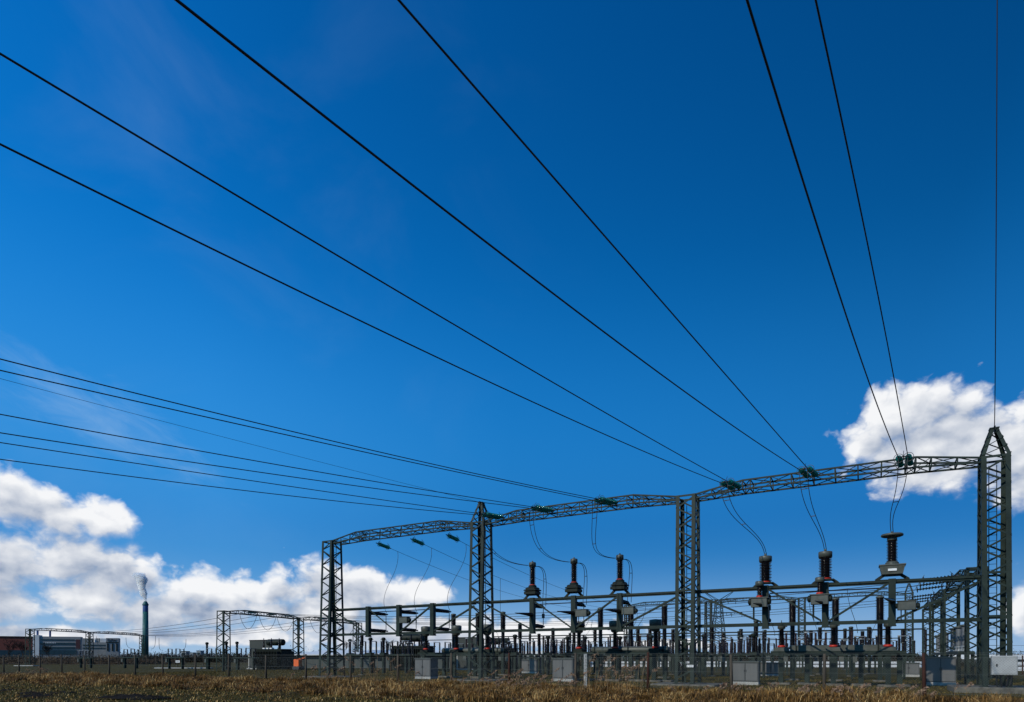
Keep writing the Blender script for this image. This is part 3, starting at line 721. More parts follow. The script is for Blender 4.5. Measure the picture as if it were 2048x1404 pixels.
def make_breaker(label, loc, mt=BLACKP):
    t = thing('circuit_breaker', label, 'circuit breaker', loc, RZ, 'circuit breaker poles behind the gantry')
    m = MB(); m.box(-.14, .14, -.14, .14, .12, 2.35); m.box(-.28, .28, -.28, .28, 2.35, 2.5); m.build('support', STEEL, t)
    MB().bevbox(-.45, .45, -.45, .45, -.15, .12, .04).build('pad', CONC, t)
    m = MB(); m.lathe([(.22, 2.5), (.22, 2.62)], 14); m.lathe([(.22, 4.28), (.25, 4.3), (.25, 4.38), (.22, 4.4)], 14); m.lathe([(.2, 5.92), (.26, 5.94), (.26, 6.05), (.1, 6.1)], 14); m.build('flange', GREY, t, True)
    MB().lathe(ribs(2.62, 4.28, .15, .205, .075), 16).build('lower_porcelain', mt, t, True)
    MB().lathe(ribs(4.40, 5.92, .215, .285, .075), 16).build('upper_porcelain', mt, t, True)
    return t
def make_stand(label, loc, x0, x1, legs, tank, tank_kind):
    t = thing('equipment_stand', label, 'steel stand', loc, RZ, 'steel stands under the current transformers')
    MB().box(x0, x1, -.42, -.28, 1.98, 2.14).box(x0, x1, .28, .42, 1.98, 2.14).build('rail', STEEL, t)
    for lx, ly in legs:
        MB().box(lx-.14, lx+.14, ly-.10, ly-.085, .14, 1.98).box(lx-.14, lx+.14, ly+.085, ly+.10, .14, 1.98).box(lx-.01, lx+.01, ly-.085, ly+.085, .14, 1.98).build('leg', STEEL, t)
        MB().bevbox(lx-.55, lx+.55, ly-.4, ly+.4, -.2, .14, .04).build('pad', CONC, t)
    return t
def make_tank(label, loc, L, round_):
    t = thing('pressure_tank', label, 'tank', loc, RZ, 'long tanks on the equipment stands')
    if round_:
        MB().lathe([(.05, -.04), (.2, -.02), (.25, .05), (.25, L-.05), (.2, L+.02), (.05, L+.04)], 20, (0, 0, .27), (1, 0, 0)).build('shell', GREY, t, True)
    else: MB().bevbox(0, L, -.24, .24, .05, .5, .05).build('shell', GREY, t)
    m = MB()
    for x_ in (.3, L*.5, L-.3): m.box(x_-.07, x_+.07, -.27, .27, .0, .12); m.box(x_-.04, x_+.04, -.285, -.262, .02, .5)
    m.build('saddle', STEELD, t); return t
CTX = [[852, 913, 975], [1158, 1230, 1311], [1563, 1667, 1776]]; CTB = 4.0
ctp = {}
for i in range(3):
    aa = [PX(p, CTB) for p in CTX[i]]
    zc = 2.14
    st = make_stand(f'green steel stand under three transformers behind the {BAYS[i]} bay', G(aa[0], CTB), -.6, aa[2]-aa[0]+.9, [(x_-aa[0]+dx, dy) for x_ in aa for dx, dy in ((0, -.3),)] + [(aa[1]-aa[0]-1.5, .3), (aa[2]-aa[0]-1.4, .3), (aa[2]-aa[0]+.6, .3)], None, None)
    a_t = {0: (886, 1004), 1: (1184, 1337), 2: (1583, 1768)}[i]
    x0, x1 = PX(a_t[0], CTB+.62), PX(a_t[1], CTB+.62)
    m = MB()
    tk = make_tank(f'long grey {"cylindrical tank" if i < 2 else "flat box duct"} on the stand behind the {BAYS[i]} bay', G(x0, CTB+.62, 2.02), x1-x0, i < 2)
    for j in range(3):
        wide = i < 2; lab = f'ribbed current transformer with {"wide grey hat" if wide else "small grey cap"}, {ORD[j]} behind the {BAYS[i]} bay'.replace('middle one', 'central one')
        if wide not in ctp: ctp[wide] = make_ct(lab, G(aa[j], CTB, zc), wide)
        else: dup(ctp[wide], G(aa[j], CTB, zc), RZ, lab)
BRX = [[907, 956, 1006], [1201, 1262, 1329], [1585, 1671, 1760]]
br = None
for i in range(3):
    for j in range(3):
        p = G(PX(BRX[i][j], 12), 12); lab = f'tall dark double porcelain breaker pole, {ORD[j]} of three behind the {BAYS[i]} bay'
        if br is None: br = make_breaker(lab, p)
        else: dup(br, p, RZ, lab)
# grey cabinets
def make_cabinet(label, loc, w, d, h, rz=RZ, bx=.2):
    t = thing('control_cabinet', label, 'cabinet', loc, rz, 'grey control cabinets in the yard')
    MB().bevbox(-w/2-.02, w/2+.02, -d/2-.02, d/2+.02, -.2, bx, .02).build('base', CONCL, t)
    MB().box(-w/2, w/2, -d/2, d/2, bx, h-.06).build('body', CAB, t)
    MB().bevbox(-w/2-.05, w/2+.05, -d/2-.05, d/2+.05, h-.06, h+.02, .02).build('roof', GREY, t)
    for s in (-1, 1):
        c = s*(w/4-.01); dd = MB().box(c-w/4+.05, c+w/4-.05, -d/2-.022, -d/2-.002, bx+.08, h-.12).build('door', CAB, t)
        MB().box(-s*-.05-.02+s*.0, -s*-.05+.02, -d/2-.05, -d/2-.022, bx+h*.42, bx+h*.52).build('handle', CABD, dd)
    m = MB(); m.box(-w/2+.01, w/2-.01, -d/2-.006, -d/2-.003, bx+.02, bx+.065); m.box(-.024, .024, -d/2-.012, -d/2-.003, bx+.05, h-.08)
    for s in (-1, 1): m.box(s*(w/2-.05)-.018, s*(w/2-.05)+.018, -d/2-.012, -d/2-.003, bx+.05, h-.08)
    m.box(-w/2+.03, w/2-.03, -d/2-.006, -d/2-.003, h-.13, h-.10); m.build('seams', CABD, t)
    return t
make_cabinet('light grey double door cabinet right of the third tower', at(1492, 39.4), 1.55, .62, 1.48)
make_cabinet('small distant grey cabinet left of the right bay stand', at(1542, 57), 1.7, .6, 1.25)
make_cabinet('light grey cabinet behind the fence in the middle bay', at(1129, 44.8), 1.62, .6, 1.66)
make_cabinet('light grey cabinet with dark side face in the left bay', at(853, 49.8), 1.55, 1.0, 1.65)
make_cabinet('large grey cabinet partly in shadow beside the big right tower', at(1880, 38.5), 1.55, .8, 1.78)
make_cabinet('distant grey cabinet behind the right bay stand legs', at(1817, 55), 1.6, .6, 1.25)
make_cabinet('far dark sided cabinet under the middle bay bench', at(1062, 66), 1.9, 1.1, 1.5)
# control box on the big tower
t = thing('control_box', 'pale grey control box fixed to the front of the big right tower', 'control box', G(TA[3]+.22, -1.20, 1.38), RZ)
PALEBOX = mat('pale_grey_paint', (.30, .30, .29), (.36, .36, .35), .5, 0, 3)
MB().bevbox(-.5, .5, -.16, .16, -.46, .46, .02).build('housing', PALEBOX, t)
dd = MB().box(-.45, .45, -.185, -.162, -.41, .41).build('door', PALEBOX, t)
MB().box(-.34, -.28, -.22, -.185, -.06, .06).build('handle', CABD, dd)
m = MB()
for x_ in (-.3, -.1, .15, .3): m.tube([(x_, 0, -.46), (x_*.9, .1, -.9), (x_*.7, .2, -1.12)], .03, 6)
m.build('conduit', CABLE, t)
# ------------------------------------------------------------------ insulator benches
def make_bench(label, loc, L, xs_, h, zr, mt, legs, rod=True, pr=.07):
    t = thing('insulator_bench', label, 'disconnector', loc, RZ, 'post insulator benches in the yard')
    MB().box(-L/2, L/2, -.34, -.24, zr-.16, zr).box(-L/2, L/2, .24, .34, zr-.16, zr).build('rail', STEEL, t)
    for lx in legs:
        MB().box(lx-.09, lx+.09, -.16, .16, .0, zr-.16).build('leg', STEEL, t)
    MB().box(-L/2+.1, -L/2+.5, -.30, -.05, zr-.75, zr-.25).build('motor_box', GREY, t)
    for x_ in xs_:
        m = MB(); m.lathe([(.14, zr), (.14, zr+.06), (.09, zr+.08)] + ribs(zr+.08, zr+h-.08, pr, pr*1.75, .07) + [(.09, zr+h-.08), (.09, zr+h)], 10, (x_, 0, 0)); m.build('post_insulator', mt, t, True)
    if rod:
        for k in range(0, len(xs_)-1, 2):
            m = MB(); m.tube([(xs_[k], 0, zr+h+.03), (xs_[k+1], 0, zr+h+.03)], .035, 6); m.box(xs_[k]-.1, xs_[k]+.1, -.05, .05, zr+h, zr+h+.1); m.build('contact_blade', ALU, t)
    return t
XS6 = (-1.9, -1.15, -.38, .38, 1.15, 1.9)
bn = make_bench('x', (0, 0, 0), 4.5, XS6, 1.35, 2.05, BLACKP, (-1.5, 1.5))
bm = make_bench('x', (0, 0, 0), 4.5, (-1.9, -.95, 0, .95, 1.9), 1.15, 1.72, BLACKP, (-1.6, 1.6), True)
mr_ = make_bench('x', (0, 0, 0), 4.5, XS6, 1.7, 2.1, MARO, (-1.5, 1.5))
def ordword(i): return ['first', 'second', 'third', 'fourth', 'fifth', 'sixth', 'seventh', 'eighth', 'ninth', 'tenth', 'eleventh', 'twelfth'][i]
rows = [(19.0, [-39.0, -33.5, -27.5, -22, -16.5, -10.4, -5.2, .4, 5.6, 10.8], 'in the nearest row of benches'),
        (27.5, [-44, -36, -28.0, -22.6, -12.2, -6.8, -1.2, 4.4, 9.6], 'in the second nearest row of benches'),
        (52.0, [-30, -22.0, -14, -7, 0, 7.5], 'in the third nearest row of benches'),
        (35.0, [-41, -31, -25.5, -19, -14.2, -9.2, -3, 2.2, 7.0, 12.0], 'in the middle row of benches'),
    (43.0, [-37, -29.5, -24, -17, -11.5, -5.5, -.5, 5.0, 10.0], 'in the row of benches before the farthest pair'),
    (60.0, [-34, -26.0, -17, -9.5, -2.5, 4.5, 11], 'in the farthest row of benches')]
for b_, al, ph in rows:
    for i, a_ in enumerate(al):
        dup(bn if (i+int(b_)) % 3 else mr_, G(a_, b_), RZ, f'post insulator bench, {ordword(i)} from the left {ph}')
for k, (b_, a0_, a1_, z_, lab) in enumerate(((16.0, -24, 13.5, 3.85, 'lowest and nearest'), (31.0, -44, 4.5, 4.1, 'middle one'), (56.0, -38, 13.5, 4.2, 'farthest'))):
    t = thing('tube_busbar', f'long tubular busbar on thin posts across the yard, {lab} of three', 'busbar', G(a0_, b_), RZ, 'tubular busbars across the yard')
    MB().tube([(0, 0, z_), (a1_-a0_, 0, z_)], .055, 8).build('tube', STEELD, t)
    n_ = int((a1_-a0_)/5.2)
    for q_ in range(n_+1):
        x_ = (a1_-a0_)*q_/n_ + (.6*math.sin(q_*2.3+k) if 0 < q_ < n_ else 0)
        MB().box(x_-.07, x_+.07, -.07, .07, 0, z_-1.5).build('post', STEEL, t)
        MB().lathe(ribs(z_-1.5, z_-.06, .08, .14, .08), 10, (x_, 0, 0)).build('post_insulator', BLACKP if (q_+k) % 3 else MARO, t, True)
for i, (px, Y) in enumerate(((172, 98), (262, 94), (352, 90), (432, 86), (492, 83))):
    dup(bm, at(px, Y), RZ, ['low bench of dark posts left of the chimney foot', 'low bench of dark posts before the chimney foot', 'low bench of dark posts behind the small white sign', 'low bench of dark posts at the foot of the first low gantry tower', 'low bench of dark posts beside the transformer fire wall'][i], 1.0 if i else .95)
for i, (px, Y) in enumerate(((726, 67), (790, 66))):
    dup(bn, at(px, Y), RZ, ['bench of dark posts just right of the first tall tower', 'bench of dark posts below the leftmost switch column'][i])
for r_ in (bn, bm, mr_):
    for c in list(r_.children): bpy.data.objects.remove(c)
    bpy.data.objects.remove(r_)
# tall single insulators and transformers of the rear circuits
def make_vt(label, loc, mt=BLACKP):
    t = thing('voltage_transformer', label, 'transformer', loc, RZ, 'small transformers of the rear circuits')
    m = MB(); m.box(-.11, .11, -.11, .11, 0, 1.9); m.box(-.3, .3, -.3, .3, 1.9, 2.2); m.build('support', STEEL, t)
    MB().lathe(ribs(2.2, 3.5, .13, .2, .075), 12).build('porcelain', mt, t, True)
    m = MB(); m.lathe([(.17, 3.5), (.21, 3.54), (.22, 3.74), (.18, 3.8), (.05, 3.84)], 14); m.box(-.4, .4, -.03, .03, 3.6, 3.65); m.build('head', STEELD, t, True)
    return t
vt = make_vt('x', (0, 0, 0)); k_ = 0
vts = [(1408,56),(1424,60),(1447,60),(1482,58),(1507,54),(1135,62),(1170,62),(1030,57),(1096,60),(1302,58),(1240,62),(1358,60),(741,66),(767,66),(700,72),(453,84),(474,84),(414,88),(1700,62),(1722,62),(1620,66)]
vts.sort()
for i, (px, Y) in enumerate(vts):
    dup(vt, at(px, Y), RZ, f'small dark transformer on a post among the rear equipment, {["1st","2nd","3rd","4th","5th","6th","7th","8th","9th","10th","11th","12th","13th","14th","15th","16th","17th","18th","19th","20th","21st"][i]} from the left')
for c in list(vt.children): bpy.data.objects.remove(c)
bpy.data.objects.remove(vt)
for i, (px, Y) in enumerate(((1318, 92), (1275, 96), (1478, 92), (1530, 88), (1690, 84), (1740, 82), (1140, 100), (1060, 104))):
    dup(br, at(px, Y), RZ, f'tall dark porcelain pole behind, {["beside the lattice tower, middle bay","left of its twin behind the middle bay","left of the first wide insulator pole","under the first wide insulator","left of a close pair in the right bay","right of a close pair in the right bay","behind the middle bay cabinet","behind the second tower bench"][i]}', .92, group='tall porcelain poles of the rear circuits')
for i, (px, Y, k_) in enumerate(((724,60,.66),(1040,58,.80),(1078,60,.66),(1106,64,.78),(1148,60,.70),(1190,63,.76),(1276,60,.74),(1300,66,.80),(1346,61,.74),(1424,56,.76),(1446,58,.66),(1482,58,.72),(1500,62,.66),(1512,55,.82),(1622,58,.70),(1640,62,.78),(1702,56,.74),(1725,60,.70),(1738,64,.80),(1806,56,.70))):
    dup(br, at(px, Y), RZ, f'shorter dark porcelain pole of the middle yard, {["first","second","third","fourth","fifth","sixth","seventh","eighth","ninth","tenth","eleventh","twelfth","thirteenth","fourteenth","fifteenth","sixteenth","seventeenth","eighteenth","nineteenth","twentieth"][i]} from the left', k_, group='shorter porcelain poles of the middle yard')
# grey wide surge arresters on the right
def make_arrester(label, loc):
    t = thing('grey_arrester', label, 'insulator', loc, RZ, 'grey ribbed insulators beside the big right tower')
    m = MB(); m.lathe([(.34, 0), (.34, .06), (.2, .08), (.2, .3), (.32, .32), (.32, .4)], 16)
    for k in range(4): m.box(.3*math.cos(k*1.571+.78)-.03, .3*math.cos(k*1.571+.78)+.03, .3*math.sin(k*1.571+.78)-.03, .3*math.sin(k*1.571+.78)+.03, .0, .35)
    m.build('foot', ALU, t)
    MB().lathe(ribs(.4, 1.85, .205, .255, .05), 20).build('porcelain', GREYP, t, True)
    m = MB(); m.lathe([(.24, 1.85), (.36, 1.88), (.36, 1.97), (.26, 2.0), (.06, 2.02), (.06, 2.1)], 20); m.build('cap', GREY, t, True)
    return t
ar = None
ARS = [(1930, 46.5), (1918, 49.5), (1907, 52.5), (1892, 62), (1883.5, 66), (1876.5, 70)]
for i, (px, Y) in enumerate(ARS):
    lab = f'grey ribbed insulator with a flat cap, {["nearest and largest","second nearest","third nearest","fourth nearest","fifth nearest","farthest"][i]} of six by the big tower'
    p = at(px, Y, 2.2)
    if ar is None: ar = make_arrester(lab, p)
    else: dup(ar, p, RZ, lab)
for k, idx in enumerate(((0, 1, 2), (3, 4, 5))):
    A_, B_ = at(*ARS[idx[0]]), at(*ARS[idx[2]]); d = (B_-A_); L = d.length
    t = thing('arrester_table', ['green steel table under the three nearest grey insulators', 'green steel table under the three farther grey insulators'][k], 'steel stand', A_, math.atan2(d.y, d.x), 'steel tables under the grey insulators')
    MB().box(-.7, L+.7, -.5, .5, 1.97, 2.2).build('top', STEEL, t)
    for lx in (-.4, L+.4):
        for ly in (-.4, .4): MB().box(lx-.1, lx+.1, ly-.1, ly+.1, 0, 1.97).build('leg', STEELD, t)

# ================================================================== low busbar gantries (running away from the viewer)
SH = 7.3
def low_gantry(pts, words, mt, plinthmat, scale=1.0):
    d = (pts[-1]-pts[0]); rz = math.atan2(d.y, d.x)
    for i, p in enumerate(pts):
        lab = words[0].format(['nearest', 'middle', 'farthest', 'last'][i] if len(pts) == 3 else ['nearest', 'second', 'third', 'farthest'][i])
        q = dup(TLOW, p, rz+math.pi/2, lab, group='low lattice towers of the busbar gantries')
    for i in range(len(pts)-1):
        e = pts[i+1]-pts[i]; L = e.length
        lab = words[1].format(['nearer', 'farther'][i] if len(pts) == 3 else ['nearest', 'middle', 'farthest'][i])
        dup(BLOW, (pts[i].x, pts[i].y, SH), math.atan2(e.y, e.x), lab, (L/13.2, 1, 1), group='low lattice beams of the busbar gantries')
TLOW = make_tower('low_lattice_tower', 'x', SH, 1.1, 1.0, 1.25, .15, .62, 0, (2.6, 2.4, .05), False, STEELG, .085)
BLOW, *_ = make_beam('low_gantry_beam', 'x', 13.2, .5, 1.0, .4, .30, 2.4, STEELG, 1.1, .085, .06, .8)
Rg = [G(15.6, 8.5), G(15.7, 22.5), G(15.8, 36.5), G(15.9, 47)]
Mg = [at(447, 74.5), at(597, 87.5), at(715, 100.5)]
Fg = [at(60, 123.0), at(179, 138.5), at(285, 158.0)]
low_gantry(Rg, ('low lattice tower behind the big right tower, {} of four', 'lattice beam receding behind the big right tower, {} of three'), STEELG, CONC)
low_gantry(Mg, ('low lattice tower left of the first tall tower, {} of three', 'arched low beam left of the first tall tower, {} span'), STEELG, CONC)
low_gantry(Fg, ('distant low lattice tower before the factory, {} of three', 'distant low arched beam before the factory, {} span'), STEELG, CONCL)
for r_ in (TLOW, BLOW):
    for c in list(r_.children): bpy.data.objects.remove(c)
    bpy.data.objects.remove(r_)
# busbar conductors between the low gantries, with strings at both ends
STB = make_string('insulator_string', 'x', 9, .20, .11, .3, STEELD, True, True)
DTEAL = mat('dark_teal_glass', (.008, .045, .042), (.012, .06, .056), .2, 0, 4, .6)
STT = make_string('insulator_string', 'x', 9, .15, .10, .3, DTEAL, True, False)
fr = [(0, .25), (0, .5), (0, .75), (1, .25), (1, .5), (1, .75)]
nmw = ['first', 'second', 'third', 'fourth', 'fifth', 'sixth']
def buspt(g, k): i, f = fr[k]; p = g[i].lerp(g[i+1], f); p.z = SH-.05; return p
for k in range(6):
    A_, B_, C_ = buspt(Rg, k), buspt(Mg, k), buspt(Fg, k)
    d = (B_-A_).normalized(); ang = math.atan2(d.y, d.x)
    o = dup(STB, A_+d*.5, ang, f'dark chunky insulator string on the receding right beams, {nmw[k]} from the viewer', group='dark strings of the right busbar beams'); o.rotation_euler = (0, .10, ang)
    dup(STT, B_-d*.5, ang+math.pi, f'teal string on the low gantry beside the first tall tower, {nmw[k]} from the viewer', group='teal strings of the low left gantry')
    P_, Q_ = A_+d*2.9+Vector((0, 0, -.25)), B_-d*2.5
    pts = [P_.lerp(Q_, i/40) - Vector((0, 0, 4*1.3*(i/40)*(1-i/40))) for i in range(41)]
    cable('busbar_conductor', f'long busbar wire from the right beams to the low left gantry, {nmw[k]} from the viewer', 'busbar wire', pts, .022, 'long busbar wires across the yard')
    e = (C_-B_).normalized(); P_, Q_ = B_+e*.6, C_-e*.6
    pts = [P_.lerp(Q_, i/30) - Vector((0, 0, 4*1.2*(i/30)*(1-i/30))) for i in range(31)]
    cable('busbar_conductor', f'far busbar wire from the low left gantry towards the factory, {nmw[k]} from the viewer', 'busbar wire', pts, .026, 'far busbar wires on the left')
    # jumper loops under the low left gantry
    P_, Q_ = B_-d*2.4, B_+e*1.2
    pts = [P_.lerp(Q_, i/24) - Vector((0, 0, 2.0*math.sin(math.pi*i/24)**.7)) for i in range(25)]
    cable('jumper_loop', f'round jumper loop under the low left gantry beam, {nmw[k]} from the viewer', 'jumper', pts, .026, 'round jumper loops of the low gantry')
for r_ in (STB, STT):
    for c in list(r_.children): bpy.data.objects.remove(c)
    bpy.data.objects.remove(r_)
# droppers from the far wires to the low benches
for i, (pa, pb, Y) in enumerate((((193,1273),(222,1298),112),((252,1275),(270,1298),106),((311,1272),(303,1298),104),((318,1276),(322,1300),100),((372,1278),(360,1300),97))):
    z = lambda py: EYE + (HOR-py)/FPX*Y
    A_, B_ = at(pa[0], Y, z(pa[1])), at(pb[0], Y, z(pb[1]))
    cable('dropper_cable', ['curved dropper cable before the white factory', 'curved dropper cable left of the chimney', 'curved dropper cable right of the chimney', 'curved dropper cable above the small white sign, left of two', 'curved dropper cable above the small white sign, right of two'][i], 'cable', bez(A_, A_+Vector((0, 0, -1.6)), B_+Vector((A_.x-B_.x, 0, .1))*.8, B_, 14), .03, 'far dropper cables on the left')
# droppers between the busbar wires and the equipment in the middle
k_ = 0
for k, al in ((0, (-22, -6.5, 8.5)), (1, (-13, 2.5)), (2, (-9.5, 5.5)), (3, (-17, -4, 11)), (4, (-11, 1)), (5, (-20, 6.5))):
    A_, B_ = buspt(Rg, k), buspt(Mg, k); d = B_-A_
    for a_ in al:
        f = (AB(A_.x, A_.y)[0]-a_)/(AB(A_.x, A_.y)[0]-AB(B_.x, B_.y)[0]); p = A_.lerp(B_, f); p.z -= 4*1.3*f*(1-f)+.1
        q = p + Vector((.9*((-1)**k_), .3, 0)); q.z = 3.5
        cable('dropper_cable', f'thin dropper from the {nmw[k]} busbar wire behind the {"left" if a_ < -15.3 else "middle" if a_ < 0 else "right"} bay' + ('' if k not in (0, 3) else ''), 'cable', bez(p, p+Vector((0, 0, -1.4)), q+Vector((0, 0, .9)), q, 12), .018, 'thin droppers under the busbar wires'); k_ += 1

# ================================================================== back gantry (mirror of the front one)
for i, a_ in enumerate((-30.6, -15.3, .2, 15.6)):
    src = twp if i in (3,) else tw
    dup(src, G(a_, FAR_B, .1), RZ, ['distant flat lattice tower of the back gantry, seen left in the middle bay', 'distant flat lattice tower of the back gantry beside the pylon', 'distant flat lattice tower of the back gantry behind the right bay', 'distant pointed lattice tower of the back gantry left of the big right tower'][i], group='lattice towers of the back gantry')
    if i < 3: dup(beam0, G(a_, FAR_B, TOPZ), RZ, ['left span of the distant back gantry beam', 'middle span of the distant back gantry beam', 'right span of the distant back gantry beam'][i], (15.45/15.35, 1, 1), group='lattice beams of the back gantry')
# pylons
def make_pylon(label, loc, H, rz, mt):
    t = thing('power_pylon', label, 'pylon', loc, rz, 'distant power pylons'); m = MB(); hb, ht = H*.10, H*.035
    def lg(sx, sy, z): f = z/(H*.86); w_ = hb+(ht-hb)*f; return Vector((sx*w_/1, sy*w_/1, z))
    for sx in (-1, 1):
        for sy in (-1, 1): m.bar(lg(sx, sy, 0), lg(sx, sy, H*.86), .28)
    n = 12
    for i in range(n):
        z0, z1 = H*.86*i/n, H*.86*(i+1)/n
        for sx in (-1, 1):
            m.bar(lg(sx, -1, z0), lg(sx, 1, z1), .16); m.bar(lg(sx, 1, z0), lg(sx, -1, z1), .16)
            m.bar(lg(-1, sx, z0), lg(1, sx, z1), .16); m.bar(lg(1, sx, z0), lg(-1, sx, z1), .16)
    m.build('mast', mt, t)
    for (zz, hl) in ((.86, .25), (.68, .34)):
        m = MB()
        for s in (-1, 1):
            for sy in (-1, 1): m.bar((0, sy*ht, H*zz), (s*H*hl, 0, H*zz), .2); m.bar((0, sy*ht, H*(zz-.06)), (s*H*hl, 0, H*zz), .2)
            for q in range(1, 6): m.bar((s*H*hl*q/6, 0, H*zz), (s*H*hl*q/6, 0, H*(zz-.06*(1-q/6))), .15)
            for q in (.55, .98): m.bar((s*H*hl*q, 0, H*zz), (s*H*hl*q, 0, H*(zz-.06)), .22)
        m.build('crossarm', mt, t)
    for s in (-1, 1):
        m = MB()
        for sy in (-1, 1): m.bar((s*ht*.5, sy*ht, H*.86), (s*H*.24, 0, H), .2); m.bar((s*H*.08, 0, H*.86), (s*H*.24, 0, H), .18)
        m.build('earth_wire_horn', mt, t)
    return t
make_pylon('distant lattice pylon with V shaped horns left in the right bay', at(1437, 300), 34, 0, STEELG)
make_pylon('tiny far lattice pylon with V shaped horns in the left bay', at(779, 520), 16, 0, STEELG)

# ================================================================== transformers, walls, sheds
def make_transformer(label, loc, rz, s=1.0):
    t = thing('power_transformer', label, 'transformer', loc, rz, 'large oil transformers'); t.scale = (s,)*3
    m = MB(); m.bevbox(-2.2, 2.2, -1.1, 1.1, .4, 2.7, .08); m.box(-2.3, 2.3, -1.2, 1.2, 2.7, 2.82); m.box(-2.4, 2.4, -.7, -.5, 0, .4); m.box(-2.4, 2.4, .5, .7, 0, .4); m.build('tank', STEELD, t)
    for sy in (-1, 1):
        m = MB()
        for k in range(16): m.box(-2.0+k*.26, -1.94+k*.26, min(sy*1.1, sy*1.75), max(sy*1.1, sy*1.75), .7, 2.5)
        m.build('radiator', STEELD, t)
    m = MB(); m.lathe([(.1, 0), (.42, .05), (.45, .15), (.45, 2.6), (.42, 2.7), (.1, 2.75)], 18, (-1.6, .6, 3.75), (1, 0, 0)); m.box(-1.2, -1.1, .5, .7, 2.8, 3.4); m.box(.5, .6, .5, .7, 2.8, 3.4); m.build('conservator', STEELD, t, True)
    for k in range(3):
        m = MB(); m.lathe([(.22, 2.82), (.22, 3.0)] + ribs(3.0, 4.1, .11, .19, .09, .7) + [(.05, 4.1), (.05, 4.3)], 12, (-1.3+k*1.3, -.5, 0)); m.build('bushing', BLACKP, t, True)
    m = MB()
    for k in range(3): m.box(-.9+k*.6, -.55+k*.6, -1.2, -.7, 2.83, 2.98)
    m.build('cover_plate', WHITE, t)
    MB().box(1.0, 1.6, -1.45, -1.12, .8, 1.6).build('terminal_box', GREY, t)
    return t
make_transformer('dark oil transformer beside the tall grey fire wall on the left', at(548, 85), R(-20))
make_transformer('dark oil transformer with a grey drum behind the left bay', at(826, 80), R(-16), 1.12)
make_transformer('dark oil transformer half hidden behind the second tower', at(1000, 86), R(-14), 1.05)
FW = mat('fire_wall_concrete', (.045, .05, .046), (.06, .066, .06), .9, 0, 1.5, .2, .2)
def fire_wall(label, loc, L, h, rz):
    t = thing('fire_wall', label, 'wall', loc, rz, 'grey fire walls beside the transformers')
    MB().box(0, L, -.2, .2, 0, h).build('panel', FW, t)
    MB().box(-.04, L+.04, -.25, .25, h, h+.1).build('coping', STEELD, t)
    MB().box(-.22, .0, -.25, .25, 0, h*.55).build('lit_edge', CONCL, t)  # pale strip paints the sunlit left end of the wall, no separate post
    MB().box(-.3, L+.1, -.45, -.2, -.1, .16).build('footing', CONCL, t)
    return t
fire_wall('tall grey fire wall at the transformer left of the first tall tower', at(501.5, 88.5), 4.2, 4.05, R(-29.7))
fire_wall('dark fire wall behind the second tall tower', at(917, 84), 2.9, 4.3, R(-20))
m = MB()
# low long shed with a white roof
SHW = mat('shed_cladding', (.06, .07, .066), (.085, .095, .09), .8, 0, 1.0, .3, streak=(6, 6, .1))
t = thing('long_shed', 'long low grey shed with a white roof behind the first tall tower', 'building', at(596, 97), R(-9))
MB().box(0, 26, 0, 8, 0, 1.95).build('wall', SHW, t)
MB().add([(-.4,-.5,1.98),(26.4,-.5,1.98),(26.4,8.5,2.75),(-.4,8.5,2.75),(-.4,-.5,2.10),(26.4,-.5,2.10),(26.4,8.5,2.87),(-.4,8.5,2.87)], [(3,2,1,0),(4,5,6,7),(0,1,5,4),(1,2,6,5),(2,3,7,6),(3,0,4,7)]).build('roof', WHITE, t)
MB().box(-.4, 26.4, -.56, -.5, 1.84, 2.0).build('gutter', STEELD, t)
t2 = thing('white_hall', 'long bright white roofed hall on the horizon behind the left bay', 'building', at(640, 190), R(-5))
MB().box(0, 70, 0, 20, 0, 1.9).build('wall', SHW, t2); MB().box(-.5, 70.5, -.5, 20.5, 1.9, 3.4).build('roof', WHITE, t2)
for i, (px, Y, L, h, lab) in enumerate(((1180, 108, 34, .95, 'low white wall behind the middle bay legs'), (1530, 104, 30, .95, 'low white wall behind the right bay legs'), (1985, 78, 16, 1.1, 'low white wall at the right edge beyond the fence'))):
    t = thing('low_wall', lab, 'wall', at(px, Y), 0, 'low white walls beyond the yard')
    MB().box(0, L, 0, .3, -.1, h*.45).box(0, L, .02, .28, h*.62, h).build('panel', WHITE, t)
    for k in range(int(L/2.5)+1): MB().box(k*2.5-.06, k*2.5+.06, -.06, .0, 0, h+.15).build('post', STEELD, t)
t = thing('white_hall', 'pale flat hall at the right edge beyond the big tower', 'building', at(1990, 130), R(4))
MB().box(0, 40, 0, 15, 0, 1.2).build('wall', SHW, t); MB().box(-.3, 40.3, -.3, 15.3, 1.2, 2.2).build('roof', WHITE, t)
# orange lifting machine
t = thing('orange_machine', 'small orange work machine by the farther low gantry tower', 'machine', at(592, 82), R(-20))
MB().bevbox(-.1, .75, -.4, .4, .5, 1.45, .06).build('body', ORANGE, t)
m = MB(); m.bar((.5, 0, 1.4), (1.55, 0, 1.72), .18); m.bar((1.55, 0, 1.72), (1.55, 0, 1.35), .12); m.build('arm', ORANGE, t)
for s in (-1, 1):
    for x_ in (.08, .6): MB().lathe([(.1, 0), (.27, .02), (.27, .18), (.1, .2)], 14, (x_, s*.42-.1, .27), (0, 1, 0)).build('wheel', CABD, t)
